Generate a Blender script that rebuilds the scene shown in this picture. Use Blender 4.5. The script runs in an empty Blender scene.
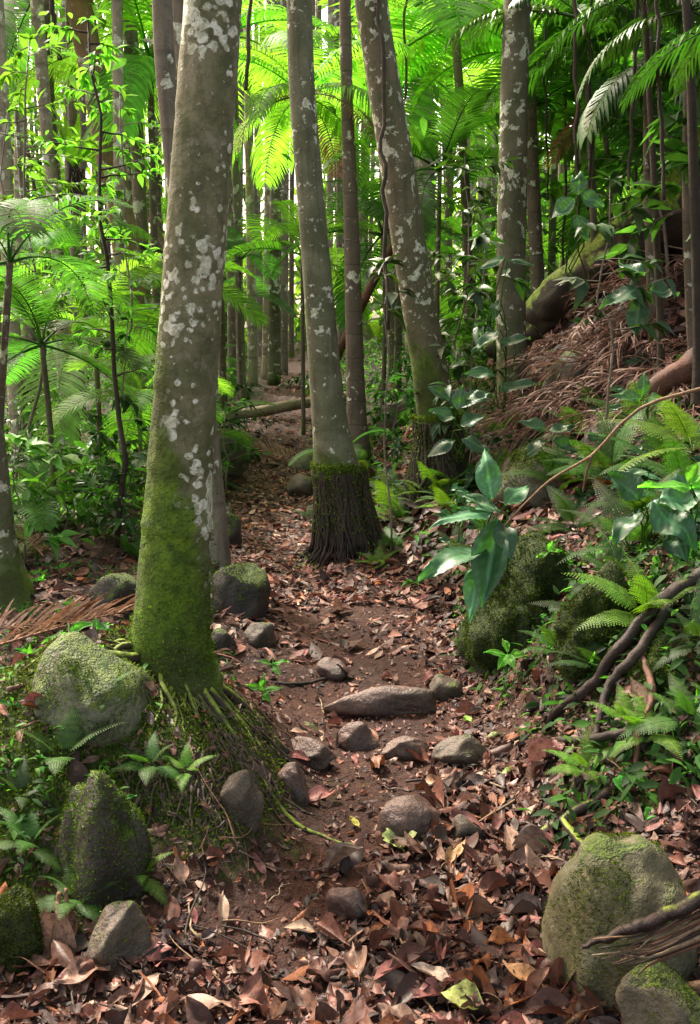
import bpy, math, random
import numpy as np
from mathutils import Vector, Matrix, Euler
rng = np.random.default_rng(7)
random.seed(7)
S = bpy.context.scene
C = S.collection
PI = math.pi
R = math.radians

# ------------------------------------------------------------------ camera numbers
FPX = 950.0
PITCH = R(10.0)
CAMZ = 1.5
CP, SP = math.cos(PITCH), math.sin(PITCH)

def at(px, py, Y):
    """point seen at pixel px,py that stands Y metres ahead"""
    a = (px - 350) / FPX; b = (512 - py) / FPX
    d = np.array([a, CP + b * SP, -SP + b * CP])
    return np.array([0, 0, CAMZ]) + d * (Y / d[1])

def depth(p):
    return p[1] * CP + (CAMZ - p[2]) * SP

# ------------------------------------------------------------------ noise
def _h(i, j, k, s):
    n = (i * 374761393 + j * 668265263 + k * 2147483647 + s * 1274126177) & 0xffffffff
    n = ((n ^ (n >> 13)) * 1274126177) & 0xffffffff
    return ((n ^ (n >> 16)) & 0xffff) / 65535.0

def vnoise(x, y, z=0.0, s=0):
    x = np.asarray(x, float); y = np.asarray(y, float); z = np.asarray(z, float) + 0 * x
    i, j, k = np.floor(x).astype(np.int64), np.floor(y).astype(np.int64), np.floor(z).astype(np.int64)
    u, v, w = x - i, y - j, z - k
    u = u * u * (3 - 2 * u); v = v * v * (3 - 2 * v); w = w * w * (3 - 2 * w)
    r = 0
    for a in (0, 1):
        for b in (0, 1):
            for c in (0, 1):
                r = r + _h(i + a, j + b, k + c, s) * (u if a else 1 - u) * (v if b else 1 - v) * (w if c else 1 - w)
    return r * 2 - 1

def fbm(x, y, z=0.0, s=0, o=4):
    r, a, f = 0, 1.0, 1.0
    for q in range(o):
        r = r + a * vnoise(np.asarray(x) * f, np.asarray(y) * f, np.asarray(z) * f, s + q)
        a *= .5; f *= 2.03
    return r

def sstep(a, b, x):
    t = np.clip((np.asarray(x, float) - a) / (b - a), 0, 1)
    return t * t * (3 - 2 * t)

# ------------------------------------------------------------------ terrain
PY = [-30, 0, 2, 3, 3.9, 5.5, 8, 10, 13.5, 16.5, 30, 90]
PX = [.1, .08, .0, .05, .08, 0, -.62, -.87, -.87, -.95, -2.2, -6]
HY = [-30, 0, 2, 3, 3.9, 6, 8, 10, 14, 18, 90]
HW = [.6, .6, .48, .44, .42, .47, .45, .50, .46, .36, .3]
def path_c(y): return np.interp(y, PY, PX)
def path_w(y): return np.interp(y, HY, HW)
def ground(x, y):
    x = np.asarray(x, float); y = np.asarray(y, float)
    c, w = path_c(y), path_w(y)
    z = np.interp(y, [-30, 6.5, 12, 17, 24, 90], [0, 0, .18, .5, .9, 3.5])
    # small log steps far along the track
    for k in range(4):
        yy = 12.4 + k * 1.0
        z = z + .05 * sstep(yy - .05, yy + .05, y) * (np.abs(x - c) < w + .5)
    d = x - (c + w)
    sl = np.interp(y, [-5, 1.4, 2.2, 3, 5, 7, 9, 14, 25, 90], [.45, .45, .5, .78, .74, .72, .74, .42, .18, .12])
    dd = np.where(d > 0, d * d / (d + np.interp(y, [4, 6.5], [.16, .6])), 0)
    rise = 9 * np.tanh(dd * sl / 9)
    z = z + rise + .10 * sstep(.05, .35, d) * sstep(2.3, 3.2, y)
    e = (c - w) - x
    z = z + .06 * sstep(0, .35, e) * sstep(2.2, 3.0, y) - .04 * np.clip(e - 1, 0, 14)
    # the mound that carries the big mossy tree
    mx, my = (x + .66), (y - 3.0)
    z = z + .36 * np.exp(-((np.abs(mx) / .42) ** 3.2 + (np.abs(my) / .56) ** 3.2))
    z = z + .27 * np.exp(-((np.abs(x + 1.25) / .5) ** 2.6 + (np.abs(y - 2.9) / .55) ** 2.6))
    z = z + .16 * np.exp(-(((x - .55) / .4) ** 2 + ((y - 7.0) / .9) ** 2)) + .10 * np.exp(-(((x - .08) / .26) ** 4 + ((y - 6.5) / .34) ** 4))
    z = z + .14 * np.exp(-(((x - .98) / .34) ** 2 + ((y - 3.6) / .8) ** 2))
    z = z + .36 * sstep(1.0, 2.2, x) * sstep(6.8, 7.8, y) * sstep(16, 11, y)
    # left bank of stones further on
    z = z + .16 * np.exp(-(((x + 1.75) / .6) ** 2 + ((y - 9.6) / 2.2) ** 2))
    on = sstep(-.05, .35, np.abs(x - c) - w)
    z = z + (.012 + .05 * on) * fbm(x * 1.9, y * 1.9, 0, 3, 3) + (.008 + .016 * on) * fbm(x * 7, y * 7, 0, 9, 3)
    z = z - .035 * np.exp(-((x - c + .15) / .22) ** 2) * (y < 8)
    # worn earth gully at the foot of the mound
    z = z - .03 * np.exp(-(((x + .22) / .12) ** 2 + ((y - 2.7) / .5) ** 2))
    return z

def G(px, py, ymax=60):
    Ys = np.concatenate([np.linspace(1.2, 12, 1400), np.linspace(12, ymax, 900)])
    a = (px - 350) / FPX; b = (512 - py) / FPX
    d = np.array([a, CP + b * SP, -SP + b * CP])
    t = Ys / d[1]
    X = d[0] * t; Z = CAMZ + d[2] * t
    g = ground(X, Ys)
    hit = np.nonzero(Z <= g)[0]
    i = hit[0] if len(hit) else len(Ys) - 1
    return np.array([X[i], Ys[i], float(g[i])])

def gp(x, y, dz=0.0):
    return np.array([x, y, float(ground(x, y)) + dz])

# ------------------------------------------------------------------ mesh helpers
def mesh_quads(name, V, F, mat, col=None, smooth=True):
    V = np.ascontiguousarray(V, dtype=np.float32); F = np.ascontiguousarray(F, dtype=np.int32)
    me = bpy.data.meshes.new(name)
    me.vertices.add(len(V)); me.vertices.foreach_set('co', V.ravel())
    n = len(F)
    me.loops.add(n * 4); me.loops.foreach_set('vertex_index', F.ravel())
    me.polygons.add(n); me.polygons.foreach_set('loop_start', np.arange(0, n * 4, 4, dtype=np.int32))
    me.polygons.foreach_set('use_smooth', np.full(n, smooth, dtype=bool))
    me.update(calc_edges=True)
    if mat: me.materials.append(mat)
    if col is not None:
        a = me.color_attributes.new('Col', 'FLOAT_COLOR', 'POINT')
        col = np.asarray(col, np.float32)
        if col.shape[1] == 3: col = np.concatenate([col, np.ones((len(col), 1), np.float32)], 1)
        a.data.foreach_set('color', np.ascontiguousarray(col).ravel())
    return me

class MB:
    """collects quad pieces in world coordinates"""
    def __init__(s): s.V, s.F, s.K, s.n = [], [], [], 0
    def add(s, V, F, col=None):
        V = np.asarray(V, float).reshape(-1, 3); F = np.asarray(F).reshape(-1, 4)
        s.V.append(V); s.F.append(F + s.n); s.n += len(V)
        if col is None: col = (1, 1, 1)
        col = np.asarray(col, float)
        if col.ndim == 1: col = np.tile(col, (len(V), 1))
        s.K.append(col)
        return s
    def arr(s): return np.concatenate(s.V), np.concatenate(s.F), np.concatenate(s.K)
    def build(s, name, mat, parent=None, loc=None, smooth=True):
        V, F, K = s.arr()
        base = np.zeros(3)
        if parent is not None: base = np.array(parent.location)
        elif loc is not None: base = np.asarray(loc, float)
        me = mesh_quads(name, V - base, F, mat, K, smooth)
        o = bpy.data.objects.new(name, me); C.objects.link(o)
        if parent is not None: o.parent = parent
        else: o.location = base
        return o

def tag(o, label=None, cat=None, group=None, kind=None):
    if label: o['label'] = label
    if cat: o['category'] = cat
    if group: o['group'] = group
    if kind: o['kind'] = kind
    return o

def empty(name, loc, label=None, cat=None, group=None):
    o = bpy.data.objects.new(name, None); C.objects.link(o)
    o.location = [float(v) for v in loc]; o.empty_display_size = .1
    return tag(o, label, cat, group)

def grid_faces(nu, nv, wrap=False):
    """nu rows of nv verts"""
    i = np.arange(nu - 1)[:, None]; j = np.arange(nv if wrap else nv - 1)[None, :]
    a = i * nv + j; b = i * nv + (j + 1) % nv
    return np.stack([a, b, b + nv, a + nv], -1).reshape(-1, 4)

def catmull(P, n):
    P = np.asarray(P, float)
    Q = np.vstack([2 * P[0] - P[1], P, 2 * P[-1] - P[-2]])
    out = []
    m = len(P) - 1
    for t in np.linspace(0, m - 1e-6, n):
        i = int(t); u = t - i
        a, b, c, d = Q[i], Q[i + 1], Q[i + 2], Q[i + 3]
        out.append(.5 * (2 * b + (c - a) * u + (2 * a - 5 * b + 4 * c - d) * u * u + (3 * b - a - 3 * c + d) * u ** 3))
    return np.array(out)

def tube(P, r, seg=8, rough=0.0, seed=0, fr=6.0, closed=True):
    P = np.asarray(P, float); n = len(P)
    r = np.broadcast_to(np.asarray(r, float), (n,)).copy()
    T = np.gradient(P, axis=0); T /= np.linalg.norm(T, axis=1)[:, None] + 1e-9
    ref = np.array([0, 1, 0.]) if abs(T[0][1]) < .8 else np.array([1, 0, 0.])
    N = np.zeros_like(P); u = ref
    for i in range(n):
        u = u - T[i] * np.dot(u, T[i]); u /= np.linalg.norm(u) + 1e-9; N[i] = u
    B = np.cross(T, N)
    th = np.linspace(0, 2 * PI, seg, endpoint=False)
    ring = N[:, None, :] * np.cos(th)[None, :, None] + B[:, None, :] * np.sin(th)[None, :, None]
    rr = r[:, None] * np.ones(seg)
    if rough:
        L = np.cumsum(np.r_[0, np.linalg.norm(np.diff(P, axis=0), axis=1)])
        q = fbm(np.cos(th)[None, :] * 1.3 + 7 + 0 * rr, np.sin(th)[None, :] * 1.3 + 0 * rr, L[:, None] * fr + 0 * rr, seed, 3)
        rr = rr * (1 + rough * q)
    V = P[:, None, :] + ring * rr[:, :, None]
    if closed:
        c0 = P[0] + (V[0] - P[0]) * .02; c1 = P[-1] + (V[-1] - P[-1]) * .02
        V = np.concatenate([c0[None], V, c1[None]]); n += 2
    return V.reshape(-1, 3), grid_faces(n, seg, True)

def wander(a, b, n, amp, seed=0):
    a, b = np.asarray(a, float), np.asarray(b, float)
    t = np.linspace(0, 1, n)[:, None]
    P = a + (b - a) * t
    L = np.linalg.norm(b - a)
    k = np.arange(n) * .55
    off = np.stack([vnoise(k, k * 0 + .3, 0, seed + q) for q in range(3)], 1) * amp * L
    off *= np.sin(np.clip(t, 0, 1) * PI) ** .5
    return P + off

# leaf blade along +Y, normal +Z
def leafT(L=1.0, W=.4, nl=6, nw=2, curl=0.0, fold=.1, droop=.2, tip=1.0, wave=0.0, seed=0, base=.02, peak=.45, side=0.0):
    t = np.linspace(0, 1, nl + 1)[:, None] * np.ones(nw + 1)
    s = np.linspace(-1, 1, nw + 1)[None, :] * np.ones((nl + 1, 1))
    p = math.log(.5) / math.log(peak)
    w = np.sin(PI * np.clip(t, 0, 1) ** p) ** (.8 if tip < 1 else 1.0 * tip)
    w = np.maximum(w, base)
    x = s * w * W / 2
    y = t * L
    z = np.abs(s) * w * W * fold - droop * L * t ** 2 + curl * W * (s * w) ** 2
    if wave: z = z + wave * W * vnoise(t * 3 + seed * 5.1, s * 1.2 + 3, 0, seed)
    x = x + side * L * t ** 2
    V = np.stack([x, y, z], -1).reshape(-1, 3)
    return V, grid_faces(nl + 1, nw + 1)

def rot_ypr(yaw, pitch, roll):
    """arrays -> (n,3,3); local Y ahead. pitch up, roll about Y, then yaw about Z"""
    yaw, pitch, roll = np.broadcast_arrays(np.asarray(yaw, float), np.asarray(pitch, float), np.asarray(roll, float))
    cy, sy, cp, sp, cr, sr = np.cos(yaw), np.sin(yaw), np.cos(pitch), np.sin(pitch), np.cos(roll), np.sin(roll)
    o, z = np.ones_like(cy), np.zeros_like(cy)
    Rz = np.stack([cy, -sy, z, sy, cy, z, z, z, o], -1).reshape(-1, 3, 3)
    Rx = np.stack([o, z, z, z, cp, -sp, z, sp, cp], -1).reshape(-1, 3, 3)
    Ry = np.stack([cr, z, sr, z, o, z, -sr, z, cr], -1).reshape(-1, 3, 3)
    return Rz @ Rx @ Ry

def align_n(N):
    """rotation (n,3,3) taking +Z to N"""
    N = N / np.linalg.norm(N, axis=1)[:, None]
    X = np.cross(np.tile([0, 1., 0], (len(N), 1)), N); X /= np.linalg.norm(X, axis=1)[:, None] + 1e-9
    Y = np.cross(N, X)
    return np.stack([X, Y, N], -1)

def scatter(mb, temps, M, P, sc, col, idx=None):
    n = len(P); sc = np.broadcast_to(sc, (n,)); 
    if idx is None: idx = rng.integers(0, len(temps), n)
    for k, tp in enumerate(temps):
        V, F = tp[0], tp[1]
        q = np.nonzero(idx == k)[0]
        if not len(q): continue
        W = np.einsum('nij,mj->nmi', M[q] * sc[q][:, None, None], V) + P[q][:, None, :]
        FF = (F[None] + (np.arange(len(q)) * len(V))[:, None, None]).reshape(-1, 4)
        cc = np.repeat(col[q], len(V), axis=0)
        if len(tp) > 2: cc = cc * np.tile(tp[2], len(q))[:, None]
        mb.add(W.reshape(-1, 3), FF, cc)

def slope_n(x, y, e=.04):
    gx = (ground(x + e, y) - ground(x - e, y)) / (2 * e); gy = (ground(x, y + e) - ground(x, y - e)) / (2 * e)
    return np.stack([-gx, -gy, np.ones_like(gx)], -1)

# ------------------------------------------------------------------ materials
class NM:
    def __init__(s, name):
        s.m = bpy.data.materials.new(name); s.m.use_nodes = True
        s.nt = s.m.node_tree; s.nt.nodes.clear()
        s.out = s.nt.nodes.new('ShaderNodeOutputMaterial')
        s._tc = None
    def n(s, t, **kw):
        x = s.nt.nodes.new(t)
        for k, v in kw.items(): setattr(x, k, v)
        return x
    def put(s, sock, v):
        if isinstance(v, bpy.types.NodeSocket): s.nt.links.new(v, sock)
        elif isinstance(v, (tuple, list)) and len(v) == 3 and sock.type == 'RGBA': sock.default_value = (*v, 1)
        else: sock.default_value = v
    def obj(s):
        if not s._tc: s._tc = s.n('ShaderNodeTexCoord')
        return s._tc.outputs['Object']
    def mapc(s, scale=(1, 1, 1), src=None):
        x = s.n('ShaderNodeMapping'); s.put(x.inputs['Vector'], src or s.obj()); x.inputs['Scale'].default_value = scale
        return x.outputs[0]
    def noise(s, scale, detail=4, rough=.55, vec=None, dist=0.0, color=False):
        x = s.n('ShaderNodeTexNoise'); s.put(x.inputs['Vector'], vec or s.obj())
        x.inputs['Scale'].default_value = scale; x.inputs['Detail'].default_value = detail
        x.inputs['Roughness'].default_value = rough; x.inputs['Distortion'].default_value = dist
        return x.outputs[1 if color else 0]
    def voro(s, scale, vec=None, feature='F1', out=0, rnd=1.0):
        x = s.n('ShaderNodeTexVoronoi', feature=feature); s.put(x.inputs['Vector'], vec or s.obj())
        x.inputs['Scale'].default_value = scale; x.inputs['Randomness'].default_value = rnd
        return x.outputs[out]
    def ramp(s, f, stops, interp='LINEAR'):
        x = s.n('ShaderNodeValToRGB'); s.put(x.inputs[0], f); r = x.color_ramp; r.interpolation = interp
        while len(r.elements) < len(stops): r.elements.new(.5)
        for e, (p, c) in zip(r.elements, stops):
            e.position = p; e.color = (*c, 1) if isinstance(c, (tuple, list)) else (c, c, c, 1)
        return x.outputs[0]
    def step(s, f, a, b):
        x = s.n('ShaderNodeMapRange', interpolation_type='SMOOTHSTEP'); s.put(x.inputs[0], f)
        x.inputs[1].default_value = a; x.inputs[2].default_value = b
        return x.outputs[0]
    def mix(s, f, a, b, mode='MIX'):
        x = s.n('ShaderNodeMix', data_type='RGBA', blend_type=mode); s.put(x.inputs[0], f)
        s.put(x.inputs[6], a); s.put(x.inputs[7], b); return x.outputs[2]
    def math(s, op, a, b=0.0, c=None):
        x = s.n('ShaderNodeMath', operation=op); s.put(x.inputs[0], a); s.put(x.inputs[1], b)
        if c is not None: s.put(x.inputs[2], c)
        return x.outputs[0]
    def xyz(s, v=None):
        x = s.n('ShaderNodeSeparateXYZ'); s.put(x.inputs[0], v or s.obj()); return x.outputs
    def normal(s):
        x = s.n('ShaderNodeNewGeometry'); return s.xyz(x.outputs['Normal'])
    def attr(s):
        x = s.n('ShaderNodeAttribute'); x.attribute_name = 'Col'; return x.outputs['Color']
    def rand(s):
        x = s.n('ShaderNodeObjectInfo'); return x.outputs['Random']
    def bump(s, h, strength=.5, dist=.01, nrm=None):
        x = s.n('ShaderNodeBump'); s.put(x.inputs['Height'], h); x.inputs['Strength'].default_value = strength
        x.inputs['Distance'].default_value = dist
        if nrm is not None: s.put(x.inputs['Normal'], nrm)
        return x.outputs[0]
    def bsdf(s, col, rough=.7, nrm=None, spec=.5):
        x = s.n('ShaderNodeBsdfPrincipled'); s.put(x.inputs['Base Color'], col); s.put(x.inputs['Roughness'], rough)
        s.put(x.inputs['Specular IOR Level'], spec)
        if nrm is not None: s.put(x.inputs['Normal'], nrm)
        return x.outputs[0]
    def done(s, sh):
        s.nt.links.new(sh, s.out.inputs[0]); return s.m

def leaf_mat(name, tint=(1, 1, 1), trans=.5, tcol=(1.6, 1.9, .5), rough=.42, spec=.5, var=.35, scale=14, blem=.35):
    m = NM(name)
    base = m.mix(1.0, m.attr(), tint, 'MULTIPLY')
    nz = m.noise(scale, 3)
    base = m.mix(m.step(nz, .3, .75), base, m.mix(1.0, base, (1 - var,) * 3, 'MULTIPLY'))
    rr = m.n('ShaderNodeHueSaturation'); m.put(rr.inputs['Color'], base)
    m.put(rr.inputs['Value'], m.math('MULTIPLY_ADD', m.rand(), .5, .75)); m.put(rr.inputs['Hue'], m.math('MULTIPLY_ADD', m.rand(), .03, .485))
    base = rr.outputs[0]
    base = m.mix(m.math('MULTIPLY', m.step(m.noise(scale * 2.3, 4, .7), .64, .70), blem), base, (.14, .09, .03))
    b = m.bump(m.noise(scale * 6, 2), .25, .004)
    p = m.bsdf(base, rough, b, spec)
    t = m.n('ShaderNodeBsdfTranslucent'); m.put(t.inputs[0], m.mix(1.0, base, tcol, 'MULTIPLY'))
    mx = m.n('ShaderNodeMixShader'); mx.inputs[0].default_value = trans
    m.nt.links.new(p, mx.inputs[1]); m.nt.links.new(t.outputs[0], mx.inputs[2])
    return m.done(mx.outputs[0])

def litter_mat(name, trans=.12):
    m = NM(name)
    a = m.attr()
    sp = m.step(m.noise(60, 4, .7), .5, .62)
    big = m.noise(18, 4, .6)
    c = m.mix(m.step(big, .35, .7), a, m.mix(1.0, a, (.5, .42, .4), 'MULTIPLY'))
    c = m.mix(m.math('MULTIPLY', sp, .55), c, (.03, .018, .014))
    b = m.bump(m.noise(70, 4, .7), .5, .004)
    p = m.bsdf(c, m.ramp(m.noise(9, 2), [(.3, .38), (.7, .75)]), b, .3)
    t = m.n('ShaderNodeBsdfTranslucent'); m.put(t.inputs[0], c)
    mx = m.n('ShaderNodeMixShader'); mx.inputs[0].default_value = trans
    m.nt.links.new(p, mx.inputs[1]); m.nt.links.new(t.outputs[0], mx.inputs[2])
    return m.done(mx.outputs[0])

def bark_mat(name, c1, c2, lichen=0.0, moss=0.0, mfade=.5, ring=.35, ringscale=16, patch=9, dark=(.05, .04, .03), mossy_side=0.0, rough=.8, bs=.6, fine2=False):
    m = NM(name)
    z = m.xyz()[2]
    streak = m.noise(7, 5, .6, m.mapc((3.2, 3.2, .35)))
    blot = m.noise(3.5, 5, .6, dist=.6)
    fine = m.noise(45, 4, .7)
    col = m.mix(m.step(blot, .35, .65), c1, c2)
    if fine2:
        col = m.mix(m.math('MULTIPLY', m.step(m.noise(14, 5, .7, dist=.5), .42, .6), .6), col, (.06, .065, .022))
        col = m.mix(m.math('MULTIPLY', m.step(m.noise(11, 5, .7), .56, .66), .5), col, (.25, .22, .16))
    col = m.mix(m.math('MULTIPLY', m.step(streak, .5, .7), .35 if fine2 else .5), col, dark)
    w = m.n('ShaderNodeTexWave', wave_type='BANDS', bands_direction='Z', wave_profile='SAW')
    m.put(w.inputs['Vector'], m.obj()); w.inputs['Scale'].default_value = ringscale / 20; w.inputs['Distortion'].default_value = 1.2
    w.inputs['Detail'].default_value = 3; w.inputs['Detail Scale'].default_value = 1.5
    rg = m.step(w.outputs[1], .86, .97)
    col = m.mix(m.math('MULTIPLY', rg, ring), col, dark)
    col = m.mix(m.math('MULTIPLY', m.step(fine, .52, .68), .35), col, dark)
    hgt = m.math('ADD', m.math('MULTIPLY', fine, .6), m.math('MULTIPLY', rg, -ring * .8))
    hgt = m.math('ADD', hgt, m.math('MULTIPLY', streak, .6))
    if lichen:
        pn = m.noise(patch, 5, .62, dist=.25)
        gate = m.noise(4.2 if fine2 else 1.3, 2)
        if fine2:
            vor = m.math('MULTIPLY', m.voro(30), -.35)
            pn = m.math('ADD', m.math('ADD', m.math('MULTIPLY', pn, .55), m.math('MULTIPLY', gate, 1.0)), vor)
            lm = m.math('MULTIPLY', m.step(pn, .645, .70), m.step(m.noise(70, 3, .7), .30, .45))
        else:
            lm = m.step(m.math('ADD', pn, m.math('MULTIPLY', gate, .35)), .80 - lichen * .12, .83 - lichen * .12)
        lcol = m.mix(m.step(m.noise(38, 4, .7), .4, .6), (.68, .67, .57), (.38, .40, .27))
        col = m.mix(m.math('MULTIPLY', lm, .9), col, lcol)
        p2 = m.step(m.noise(patch * 2.6, 3), .68, .71)
        col = m.mix(m.math('MULTIPLY', p2, .7), col, (.38, .38, .31))
        hgt = m.math('ADD', hgt, m.math('MULTIPLY', lm, .35))
    if moss:
        mn = m.noise(5, 5, .65)
        k = m.math('SUBTRACT', moss, z)
        k = m.math('DIVIDE', k, mfade)
        k = m.math('ADD', k, m.math('MULTIPLY_ADD', mn, 2.4, -1.2))
        if mossy_side:
            k = m.math('ADD', k, m.math('MULTIPLY', m.xyz(m.n('ShaderNodeNewGeometry').outputs['Normal'])[0], -mossy_side))
        k = m.step(k, 0, .55)
        mc = m.mix(m.step(m.noise(24, 5, .7), .35, .65), (.04, .078, .006), (.115, .19, .012))
        mc = m.mix(m.step(m.noise(2.6, 3), .42, .62), mc, (.05, .06, .014))
        col = m.mix(k, col, mc)
        hgt = m.math('ADD', hgt, m.math('MULTIPLY', m.math('MULTIPLY', m.noise(90, 3, .7), k), .9))
    return m.done(m.bsdf(col, rough, m.bump(hgt, bs, .02), .3))

def rock_mat(name, c1, c2, moss=.5, mosscol=((.03, .055, .006), (.10, .15, .012)), pale=0.0, rough=.62):
    m = NM(name)
    n1 = m.noise(7, 6, .62, dist=.4); n2 = m.noise(55, 4, .7)
    col = m.mix(m.step(n1, .38, .62), c1, c2)
    col = m.mix(m.math('MULTIPLY', m.step(m.noise(9, 5, .7, m.mapc((1, 1, .3))), .55, .66), .5), col, (.05, .035, .022))
    col = m.mix(m.math('MULTIPLY', m.step(m.noise(16, 6, .72, dist=.8), .54, .64), .6), col, tuple(v * 1.7 for v in c1))
    col = m.mix(m.math('MULTIPLY', m.step(m.noise(3.5, 5, .7), .5, .62), .55), col, tuple(v * .45 for v in c2))
    col = m.mix(m.math('MULTIPLY', m.step(n2, .5, .72), .5), col, (.03, .025, .02))
    if pale:
        col = m.mix(m.math('MULTIPLY', m.step(m.noise(6, 5, .6), .5, .6), pale), col, (.24, .24, .15))
    col = m.mix(m.math('MULTIPLY', m.step(m.voro(5, m.mapc((1, 1, 1)), 'DISTANCE_TO_EDGE'), .03, 0), .0), col, (.02, .02, .02))
    h = m.math('ADD', m.math('MULTIPLY', n1, 1.2), m.math('MULTIPLY', n2, .35))
    if moss:
        nz = m.normal()[2]
        k = m.math('ADD', m.math('MULTIPLY', nz, .55), m.math('MULTIPLY', m.noise(6, 6, .68), 1.3))
        k = m.step(k, 1.42 - moss * .75, 1.58 - moss * .75)
        mc = m.mix(m.step(m.noise(30, 4, .7), .35, .65), mosscol[0], mosscol[1])
        col = m.mix(k, col, mc)
        h = m.math('ADD', h, m.math('MULTIPLY', m.math('MULTIPLY', m.noise(110, 3), k), .8))
    return m.done(m.bsdf(col, rough, m.bump(h, .9, .022), .45))

def soil_mat():
    m = NM('soil')
    n1 = m.noise(2.2, 5, .6); n2 = m.noise(26, 6, .7); n3 = m.noise(120, 3, .7)
    col = m.mix(m.step(n1, .35, .65), (.060, .021, .011), (.033, .012, .007))
    col = m.mix(m.math('MULTIPLY', m.step(n2, .45, .7), .7), col, (.018, .010, .008))
    col = m.mix(m.math('MULTIPLY', m.step(n3, .62, .75), .35), col, (.12, .06, .04))
    gx = m.attr()
    sx = m.n('ShaderNodeSeparateColor'); m.put(sx.inputs[0], gx)
    # R: moss cover, G: litter tint away from the track, B: far green floor
    vl = m.voro(22, None, 'F1', 1)
    vv = m.n('ShaderNodeSeparateColor'); m.put(vv.inputs[0], vl)
    lit = m.ramp(vv.outputs[0], [(0, (.035, .02, .015)), (.35, (.08, .036, .024)), (.6, (.15, .07, .05)), (.85, (.04, .026, .02)), (1, (.2, .12, .08))], 'CONSTANT')
    col = m.mix(m.math('MULTIPLY', sx.outputs[1], m.step(m.noise(9, 4), .3, .5)), col, lit)
    mc = m.mix(m.step(m.noise(40, 5, .7), .35, .65), (.018, .032, .005), (.06, .09, .010))
    mk = m.step(m.math('ADD', sx.outputs[0], m.math('MULTIPLY_ADD', m.noise(7, 5, .65), 1.4, -.95)), .05, .35)
    col = m.mix(mk, col, mc)
    col = m.mix(m.math('MULTIPLY', sx.outputs[2], m.step(m.noise(1.4, 5), .35, .6)), col, (.022, .038, .008))
    h = m.math('ADD', m.math('MULTIPLY', n2, 1.6), m.math('MULTIPLY', n3, .5))
    return m.done(m.bsdf(col, m.ramp(n2, [(.35, .5), (.65, .9)]), m.bump(h, .9, .022), .25))

def wood_mat(name, c1, c2, moss=0.0, grain=(1, 1, 1), rough=.7):
    m = NM(name)
    n1 = m.noise(9, 6, .65, m.mapc(grain)); n2 = m.noise(60, 4, .7, m.mapc(grain))
    col = m.mix(m.step(n1, .35, .65), c1, c2)
    col = m.mix(m.math('MULTIPLY', m.step(n2, .48, .66), .6), col, (.02, .014, .01))
    h = m.math('ADD', n1, m.math('MULTIPLY', n2, .5))
    if moss:
        k = m.math('ADD', m.math('MULTIPLY', m.normal()[2], .6), m.math('MULTIPLY', m.noise(5, 5, .65), 1.2))
        k = m.step(k, 1.35 - moss * .8, 1.5 - moss * .8)
        mc = m.mix(m.step(m.noise(28, 4, .7), .35, .65), (.06, .09, .008), (.20, .27, .02))
        col = m.mix(k, col, mc)
    return m.done(m.bsdf(col, rough, m.bump(h, .7, .012), .35))

M = {}
M['soil'] = soil_mat()
M['lime'] = leaf_mat('frond_lime', (1, 1, 1), .62, (2.3, 2.6, .9), .55, .3)
M['green'] = leaf_mat('leaf_green', (1, 1, 1), .52, (1.8, 2.4, .8), .55, .22)
M['gloss'] = leaf_mat('leaf_glossy', (1, 1, 1), .22, (1.6, 2.0, .4), .46, .45, .3, 8)
M['fern'] = leaf_mat('fern_green', (1, 1, 1), .4, (1.7, 1.9, .5), .5, .35)
M['moss'] = leaf_mat('moss_tufts', (1, 1, 1), .3, (1.5, 1.6, .4), .8, .1)
M['dead'] = litter_mat('dry_leaf', .15)
M['deadf'] = litter_mat('dry_frond', .25)
M['bark1'] = bark_mat('bark_lichen_moss', (.19, .175, .10), (.085, .095, .04), lichen=.55, moss=.84, mfade=.34, ring=.0, patch=21, mossy_side=1.2, fine2=True)
M['bark2'] = bark_mat('bark_grey_palm', (.165, .16, .10), (.095, .10, .052), lichen=.22, moss=.74, mfade=.16, ring=.16, ringscale=14, patch=14, mossy_side=.5)
M['bark3'] = bark_mat('bark_brown_lichen', (.165, .135, .085), (.10, .098, .05), lichen=.5, moss=1.1, mfade=.5, ring=.10, patch=13, mossy_side=.4)
M['bark4'] = bark_mat('bark_olive_lichen', (.15, .13, .09), (.085, .09, .045), lichen=.5, moss=.5, mfade=.9, ring=.15, patch=9)
M['bark5'] = bark_mat('bark_red_palm', (.145, .108, .08), (.10, .078, .055), lichen=.15, ring=.5, ringscale=30, moss=.3, mfade=.4)
M['bark6'] = bark_mat('bark_far_pale', (.34, .28, .20), (.22, .18, .13), lichen=.5, ring=.4, ringscale=12, patch=5)
M['bark7'] = bark_mat('bark_far_dark', (.20, .165, .125), (.13, .11, .08), lichen=.3, ring=.4, ringscale=14, patch=5)
M['bark8'] = bark_mat('bark_orange', (.27, .16, .085), (.17, .11, .065), lichen=.2, ring=.0, patch=5)
M['root'] = wood_mat('root_skin', (.085, .055, .04), (.04, .028, .02), .0, (1, 1, 1))
M['rootm'] = wood_mat('root_mossy', (.07, .05, .03), (.035, .026, .016), .62)
M['rootd'] = wood_mat('root_dark', (.045, .028, .02), (.02, .014, .010), .15)
M['twig'] = wood_mat('twig_wood', (.24, .14, .07), (.13, .075, .04))
M['darkwood'] = wood_mat('wet_dark_wood', (.035, .018, .013), (.018, .011, .008), .25, rough=.6)
M['logmoss'] = wood_mat('mossy_log_wood', (.025, .018, .012), (.045, .03, .02), .88)
M['logpale'] = wood_mat('pale_log_wood', (.30, .22, .14), (.20, .15, .09), .12)
M['logred'] = wood_mat('red_brown_log', (.15, .06, .035), (.08, .04, .025))
M['rbrown'] = rock_mat('stone_brown', (.10, .055, .042), (.06, .036, .028), .0, rough=.5)
M['rmix'] = rock_mat('stone_some_moss', (.085, .062, .042), (.05, .038, .026), .42)
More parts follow.
